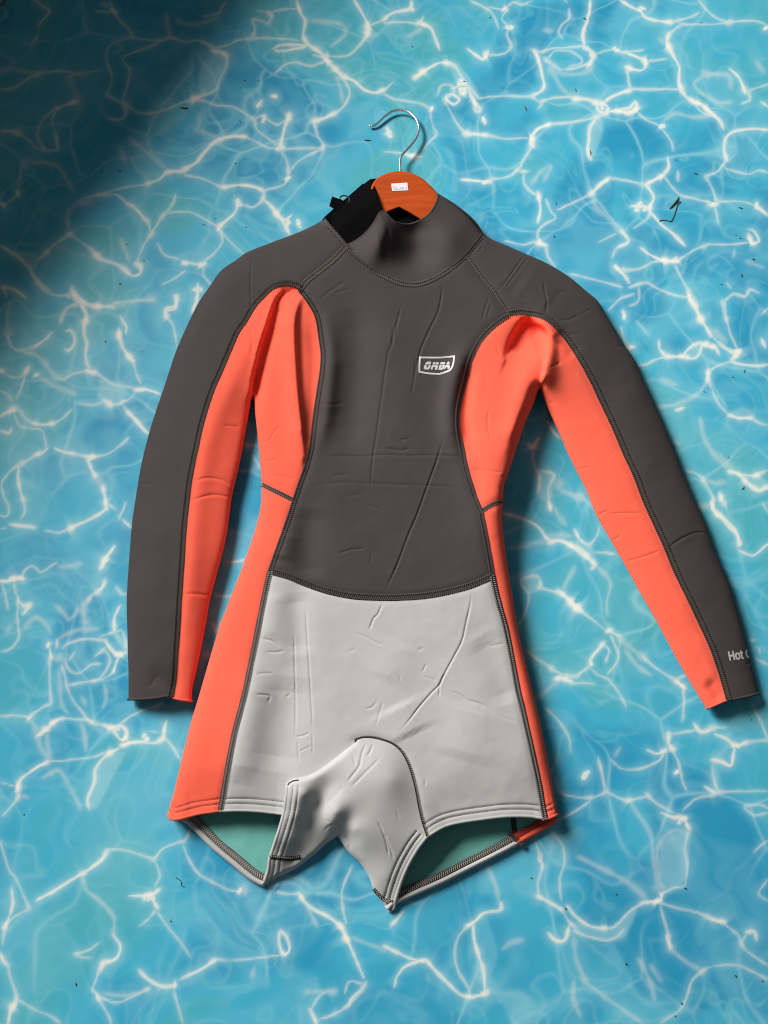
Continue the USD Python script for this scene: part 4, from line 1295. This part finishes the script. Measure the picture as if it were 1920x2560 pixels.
def build_mat():
    x = np.arange(-0.72, 0.72, 0.00165); y = np.arange(-0.66, 0.86, 0.00165)
    X, Y = np.meshgrid(x, y); W = np.stack([X.ravel(), Y.ravel(), 0 * X.ravel()], 1); R = to_ref(W)
    core, veil, own, kinds, fill = [], [], [], [], np.zeros(len(R)); ox = oy = 0; sc = 1
    for k, line in enumerate(STROKES.strip().splitlines()):
        a = line.split()
        if a[0] not in 'smfbp':
            ox, oy, sc = float(a[1]), float(a[2]), float(a[3]); continue
        if a[0] == 'b':
            cx, cy = [float(v) for v in a[1].split(',')]; r = float(a[2]) * sc
            ang = np.linspace(0, 2 * np.pi, 9)[:-1]; el = rng.uniform(.3, 1.3, 8); th = rng.uniform(0, 3.14)
            qa, qb = np.cos(ang) * r * .85 * el, np.sin(ang) * r * .35 * el; q = np.stack([ox + cx * sc + qa * math.cos(th) - qb * math.sin(th), oy + cy * sc + qa * math.sin(th) + qb * math.cos(th)], 1)
            core.append(np.c_[q, np.full(8, max(r * .36, 3.4)), np.full(8, .95)]); continue
        P = np.array([[float(v) for v in p.split(',')] for p in a[1:]]) * sc + [ox, oy]
        if a[0] == 'p':
            g = Polygon(spline(np.vstack([P, P[:1]]), 4)).buffer(0)
            lo, hi = P.min(0) - 20, P.max(0) + 20; m = np.nonzero(((R > lo) & (R < hi)).all(1))[0]
            d = shapely.distance(g, shapely.points(R[m])); fill[m] = np.maximum(fill[m], np.exp(-(d / 6)**2)); continue
        L = even(spline(P, 3), 1.6); n = len(L); s = np.linspace(0, 1, n)
        nz = meshkit.fbm(np.c_[L / 22, np.full(n, k)], 2, 1); nz2 = meshkit.noise(np.c_[L / 35, np.full(n, k + .5)], 4)
        w0, b0 = {'s': (3.7, .92), 'm': (3.0, .52), 'f': (6.0, .30)}[a[0]]
        tap = np.clip(np.minimum(s, 1 - s) * n * 1.6 / 16 + .35, 0, 1)
        L = L + 1.5 * (meshkit.noise(np.c_[L / 14, np.full((n, 1), 3.)], 8)[:, None] - .5)
        w = w0 * (.40 + 1.2 * nz) * (.6 + .4 * tap); b = b0 * (.55 + .65 * nz2) * (.5 + .5 * tap)
        core.append(np.c_[L, w, b]); kinds.append(a[0]); own.append((len(core) - 1, L[[0, -1]]))
        if a[0] in 'sm':                                        # a pale veil spreads to one side of a bright line
            nn, _ = normals2(L); sg = rng.choice([-1, 1])
            o = 11 * np.sin(np.pi * s) * (.5 + nz)
            veil.append(np.c_[L + nn * (sg * o)[:, None], np.full(n, 9.0), .30 * b0 * np.sin(np.pi * s) * (.4 + nz2)])
    ends = np.vstack([e for _, e in own]); oid = np.repeat([j for j, _ in own], 2); ke = cKDTree(ends)
    for j, _ in own:                                            # lines swell into knots where they meet
        dd, i = ke.query(core[j][:, :2], k=4, distance_upper_bound=40)
        dd = np.where(np.isfinite(dd) & (oid[np.minimum(i, len(oid) - 1)] != j), dd, 99).min(1)
        core[j][:, 2] *= 1 + 1.15 * np.exp(-(dd / 10)**2); core[j][:, 3] *= 1 + .35 * np.exp(-(dd / 9)**2)
    C = np.vstack(core)
    near_frame = (R[:, 0] > -60) & (R[:, 0] < 1980) & (R[:, 1] > -60) & (R[:, 1] < 2620)
    white = np.zeros(len(R)); glow = np.zeros(len(R))
    kd = cKDTree(C[:, :2]); m = np.nonzero(near_frame)[0]
    d, i = kd.query(R[m], k=6, distance_upper_bound=46)
    for q in range(6):
        okq = np.isfinite(d[:, q]); dd = d[okq, q]; c = C[i[okq, q]]; mm = m[okq]
        white[mm] = np.maximum(white[mm], c[:, 3] * np.exp(-(dd / c[:, 2])**2.3))
        glow[mm] = np.maximum(glow[mm], c[:, 3] * np.exp(-(dd / (c[:, 2] * 2.6 + 5))**2))
    Cv = np.vstack(veil); dd, i = cKDTree(Cv[:, :2]).query(R[m], k=2, distance_upper_bound=28)
    for q in range(2):
        okq = np.isfinite(dd[:, q]); c = Cv[i[okq, q]]; mm = m[okq]
        glow[mm] = np.maximum(glow[mm], 2.0 * c[:, 3] * np.exp(-(dd[okq, q] / c[:, 2])**2))
    # beyond the traced part, and as a faint underlayer: the same kind of water net
    q = np.c_[X.ravel(), Y.ravel()]; q3 = np.c_[q, np.zeros(len(q))]
    wob = np.stack([meshkit.fbm(q3 * 7, 3, 11), meshkit.fbm(q3 * 7, 3, 12)], 1) - .5
    cg = np.stack(np.meshgrid(np.arange(-1, 1.01, .104), np.arange(-1, 1.11, .104)), -1).reshape(-1, 2); cells = cg + rng.uniform(-.042, .042, cg.shape); t, ti = cKDTree(cells).query(q + wob * .16, k=2)
    e = t[:, 1] - t[:, 0]; net = np.exp(-(e / .005)**1.5); amp = meshkit.fbm(q3 * 9, 2, 20)
    outm = 1 - np.clip(near_frame.astype(float), 0, 1)
    white = np.maximum(white, outm * net * (.4 + .8 * amp)); glow = np.maximum(glow, outm * np.exp(-(e / .015)**2) * .6)
    wob2 = np.stack([meshkit.fbm(q3 * 10, 3, 31), meshkit.fbm(q3 * 10, 3, 32)], 1) - .5
    rid = 1 - np.abs(2 * meshkit.fbm(np.c_[q * 10 + wob2 * 5, np.zeros(len(q))], 3, 41) - 1)
    soft_net = np.clip((rid - .86) / .14, 0, 1)**1.6 * np.clip(meshkit.fbm(q3 * 5, 2, 50) * 2.4 - .7, 0, 1)
    net_in = np.exp(-(e / .0042)**1.4) * np.clip(amp * 2.2 - .6, 0, 1)
    iso = meshkit.fbm(np.c_[q * 8 + wob * 3, np.zeros(len(q))], 3, 55) * 5.5
    swirl = np.exp(-((iso - np.floor(iso) - .5) / .10)**2) * np.clip(meshkit.fbm(q3 * 6, 2, 57) * 2.6 - .95, 0, 1)
    # water colour: clear blue, teal clouds, pale milky clouds
    n1 = meshkit.fbm(np.c_[q * 5.5 + wob * 2.2, np.zeros(len(q))], 4, 60); n2 = meshkit.fbm(np.c_[q * 9 + wob2 * 3, np.zeros(len(q))], 4, 70); n3 = meshkit.fbm(np.c_[q * 26 + wob2 * 7, np.zeros(len(q))], 3, 80)
    blue, deep, teal, pale, cream = (np.array(c) for c in ((.058, .440, .640), (.026, .315, .535), (.075, .440, .530), (.22, .60, .72), (.88, .87, .80)))
    f = lambda v, a, b: np.clip((v - a) / (b - a), 0, 1)[:, None]
    col = blue + (deep - blue) * f(n1, .48, .30) + (teal - blue) * f(n1, .52, .70) * .9
    col = col + (pale - col) * (f(n2, .52, .74) * .30 + .16 * f(n3, .5, .75))
    col = col + (pale - col) * (soft_net * .5)[:, None]
    col = col + (np.array((.34, .68, .78)) - col) * np.clip(net_in * .6 + swirl * .20, 0, .8)[:, None]
    col = col + (np.array((.42, .72, .78)) - col) * (np.clip(fill * .42, 0, 1) * (.7 + .5 * n3))[:, None]
    col = col + (np.array((.40, .72, .80)) - col) * np.clip(glow * .45, 0, 1)[:, None]
    col = col + (cream - col) * np.clip(white, 0, 1)[:, None]
    W[:, 2] = mat_z(W)
    F = grid_faces(len(y), len(x))
    V, F = up(W, F)
    m_ = usdkit.mesh(stage, '/World/floor_mat', (V, F), VINYL, smooth=True)
    UsdGeom.PrimvarsAPI(m_).CreatePrimvar('print_color', Sdf.ValueTypeNames.Color3fArray, 'vertex').Set(Vt.Vec3fArray.FromNumpy(col.astype(np.float32)))
    tag(m_.GetPrim(), label='floor mat printed with blue sunlit pool water under the wetsuit', category='mat')
build_mat()
fl = trimesh.creation.box((6, 6, 0.02)); fl.apply_translation((0, 0, -0.018))
obj('floor', fl, plain('floor_concrete', (0.25, 0.24, 0.22), .9), None, smooth=False, kind='structure')

# ------------------------------------------------------------------ the low wall under the window, whose foot shows in the top left corner
a, b = lift([[17, 0]], 0)[0], lift([[0, 20]], 0)[0]
t = (b - a) / np.linalg.norm(b - a); nrm = np.array([-t[1], t[0], 0.0])
if np.dot(nrm, -a) > 0: nrm = -nrm
WH = 0.45
c0 = (a + b) / 2
def wall_box(n0, n1, z0, z1, l0=-1.1, l1=1.3):
    V = np.array([c0 + t * l + nrm * q + np.array([0, 0, z]) for z in (z0, z1) for q in (n0, n1) for l in (l0, l1)])
    return trimesh.Trimesh(V, trimesh.convex.convex_hull(V).faces, process=False) if False else trimesh.convex.convex_hull(V)
wl = thing('low_wall', None, label='low plastered wall along the mat, its foot just showing in the top left corner', category='wall')
obj('wall_body', wall_box(0.006, 0.09, -0.004, WH), PLASTER, wl, smooth=False)
obj('skirting', wall_box(0.0, 0.0055, 0.004, 0.05), PLASTER, wl, smooth=False)

# ------------------------------------------------------------------ crumbs of dry leaf on the mat
def crumb(x, y, L, w, ang, bend=0.0, h=2.0):
    n = 7; s = np.linspace(-.5, .5, n); d = np.array([math.cos(ang), math.sin(ang)]); pn = np.array([-d[1], d[0]])
    P = np.array([x, y]) + s[:, None] * L * d + (bend * L * (s**2))[:, None] * pn
    r = np.maximum(w / 2 * np.sqrt(np.clip(1 - (2.05 * s)**2, .04, 1)), .4) * rng.uniform(.75, 1.2, n)
    V, F = tube(on_mat(P, np.maximum(r * .45, .4) + h * .1 * rng.uniform(0, 1, n)), r * U, 6)
    return V, F
CR_ = [(796, 468, 42, 11, .05, 'M1'), (1037, 523, 14, 6, 1.0, 'M1'), (1057, 347, 9, 6, 0, 'M1'), (1117, 346, 8, 6, 0, 'M1'), (437, 740, 14, 8, 1.5, 'M1'), (517, 740, 18, 7, -.3, 'M1'), (1018, 707, 9, 6, 0, 'M1'), (622, 1126, 9, 7, 0, 'M1'), (1063, 981, 8, 6, 0, 'M1'), (1160, 760, 7, 5, 0, 'M1'), (1588, 606, 40, 8, .1, 'M1'), (880, 970, 16, 4, .4, 'M1'), (930, 945, 9, 5, 0, 'M1'), (545, 1055, 12, 4, .5, 'M1'), (410, 632, 18, 5, 1.2, 'M1'), (520, 1225, 16, 5, .3, 'M1'), (975, 262, 12, 5, .9, 'M1'),
       (868, 80, 22, 6, .6, 'M2'), (458, 76, 10, 7, 0, 'M2'), (776, 165, 7, 5, 0, 'M2'), (123, 202, 10, 8, .3, 'M2'), (828, 388, 20, 7, 1.1, 'M2'), (610, 467, 32, 11, 1.2, 'M2'), (893, 659, 30, 6, 1.5, 'M2'), (1348, 750, 22, 10, .4, 'M2'), (1542, 898, 30, 8, .35, 'M2'), (1540, 1029, 9, 7, 0, 'M2'), (1596, 1119, 12, 9, 0, 'M2'), (1545, 1188, 20, 10, 1.3, 'M2'), (1458, 1228, 10, 5, -.3, 'M2'), (736, 1020, 14, 7, 1.3, 'M2'), (347, 352, 12, 6, 0, 'M2'), (1370, 98, 8, 5, 0, 'M2'), (900, 55, 7, 5, 0, 'M2'), (38, 630, 7, 6, 0, 'M2'), (990, 640, 6, 5, 0, 'M2'), (1262, 690, 14, 4, .3, 'M2'), (745, 880, 16, 5, 1.3, 'M2'), (1520, 1014, 9, 4, 1.1, 'M2'),
       (1085, 948, 24, 8, .3, 'M4'), (888, 1048, 24, 8, .2, 'M4'), (1155, 1715, 34, 12, -.8, 'M4'), (1053, 1502, 14, 8, .9, 'M4'), (1092, 1691, 10, 6, 0, 'M4'), (680, 1430, 26, 9, 1.2, 'M4'), (1165, 905, 30, 5, -1.1, 'M4'),
       (785, 1313, 10, 7, 0, 'M3'), (570, 1122, 10, 7, 0, 'M3'), (728, 424, 18, 12, .8, 'M3'), (962, 90, 12, 6, .3, 'M3'), (658, 65, 14, 7, .8, 'M3'), (832, 28, 20, 9, -.3, 'M3'),
       (328, 1212, 18, 7, 1.5, 'M5'), (737, 938, 9, 7, 0, 'M5'), (36, 987, 7, 6, 0, 'M5'), (515, 837, 7, 5, 0, 'M5'), (1410, 1156, 6, 5, 0, 'M5'), (1070, 858, 6, 5, 0, 'M5'), (104, 478, 10, 6, -.3, 'M5'),
       (785, 884, 10, 8, .2, 'M6'), (637, 752, 8, 6, 0, 'M6'), (543, 937, 7, 6, 0, 'M6'), (1046, 1122, 11, 9, 0, 'M6'), (1520, 1175, 12, 8, .5, 'M6'), (1634, 1197, 10, 7, 0, 'M6'), (1285, 1293, 9, 8, 0, 'M6'), (485, 1084, 7, 6, 0, 'M6'), (1003, 822, 9, 7, 0, 'M6'), (1123, 580, 7, 6, 0, 'M6'), (1098, 100, 7, 6, 0, 'M6'), (1588, 68, 8, 6, 0, 'M6'), (1303, 797, 14, 7, .2, 'M6'), (1258, 1348, 9, 7, 0, 'M6'),
       (1005, 1710, 10, 7, .4, 'Z3'), (972, 1870, 8, 6, 0, 'Z3'), (1065, 1863, 7, 6, 0, 'Z3'), (1645, 1250, 12, 6, .3, 'Z3')]
VW = {'M1': (0, 0, .5787), 'M2': (960, 0, .5787), 'M3': (0, 700, .3617), 'M4': (1440, 600, .3617), 'M5': (0, 1760, .5787), 'M6': (960, 1760, .5787), 'Z3': (1000, 700, .3617)}
special = {(796, 468): 'large dark leaf scrap on a white ripple in the upper left', (1588, 606): 'thin dark leaf scrap left of the hanger hook', (610, 467): 'brown seed husk above and right of the hook',
           (1155, 1715): 'dark curled leaf scrap to the right of the right sleeve', (1348, 750): 'brown seed husk above the bent twig', (1542, 898): 'brown splinter right of the bent twig', (328, 1212): 'dark scrap near the bottom left corner'}
MARKS = [('the hanger hook', 990, 340), ('the collar', 1000, 590), ('the left shoulder', 560, 680), ('the right shoulder', 1480, 740), ('the left cuff', 400, 1745), ('the right cuff', 1840, 1750), ('the left elbow', 340, 1230), ('the right elbow', 1700, 1180),
         ('the left leg hem', 560, 2120), ('the right leg hem', 1240, 2120), ('the crotch', 850, 2150), ('the bent twig', 1690, 530), ('the top left corner', 0, 0), ('the top right corner', 1920, 0), ('the bottom left corner', 0, 2560), ('the bottom right corner', 1920, 2560), ('the right flank', 1260, 1300)]
DIRS = ['right of', 'below and right of', 'below', 'below and left of', 'left of', 'above and left of', 'above', 'above and right of']
CR_ = [c for c in CR_ if max(c[2], c[3]) * VW[c[5]][2] > 4.6]
rows_ = []
for x, y, L, w, ang, vw in CR_:
    ox, oy, s = VW[vw]; px, py = ox + x * s, oy + y * s
    lab = special.get((x, y))
    if not lab:
        nm, mx, my = min(MARKS, key=lambda m: (m[1] - px)**2 + (m[2] - py)**2)
        sec = DIRS[int(round(math.atan2(py - my, px - mx) / (math.pi / 4))) % 8]
        shape = 'dark leaf sliver' if L / w > 2.2 else 'dark leaf fragment' if max(L, w) * s > 7 else 'tiny dark speck'
        key = f'{shape} {sec} {nm}'
        rows_.append([px, py, L * s, w * s, ang, key, math.hypot(px - mx, py - my)])
    else: rows_.append([px, py, L * s, w * s, ang, lab, -1])
ORD = ['nearest', 'second nearest', 'third nearest', 'fourth nearest', 'fifth nearest', 'sixth nearest', 'seventh nearest']
for r in rows_:
    same = sorted(q[6] for q in rows_ if q[5] == r[5])
    lab = r[5] if len(same) == 1 else f'{r[5]}, {ORD[same.index(r[6])]}'
    obj('leaf_crumb', crumb(r[0], r[1], max(r[2] * .8, 2.8), max(r[3] * .7, 2.0), r[4], rng.uniform(-.5, .5)), DRY, None, label=lab, category='leaf crumb', group='dry crumbs scattered on the mat')
Q = lambda s: pts(s) * .5787 + np.array([960, 0])
L = spline(Q('1190,955 1200,950 1222,952 1240,955 1252,935 1262,905 1270,880 1282,872 1262,868'), 2)
obj('bent_twig', tube(on_mat(L, .8), 1.2 * U, 8), DRY, None, label='thin bent dry twig on the mat in the upper right', category='twig')
L = spline(Q('1275,850 1265,868 1250,885 1234,902'), 2)
obj('dry_grass', tube(on_mat(L, 1.2), np.interp(np.linspace(0, 1, len(L)), [0, .3, .8, 1], [.8, 2.8, 2.2, .6]) * U, 6), DRY, None, label='dry brown grass blade touching the bent twig', category='grass')
L = spline(pts('760,750 780,765 785,785 795,790') * .5787 + np.array([0, 1760]), 2)
obj('fibre', tube(on_mat(L, .6), 0.8 * U, 6), DRY, None, label='fine curled dark fibre below the left leg', category='fibre')
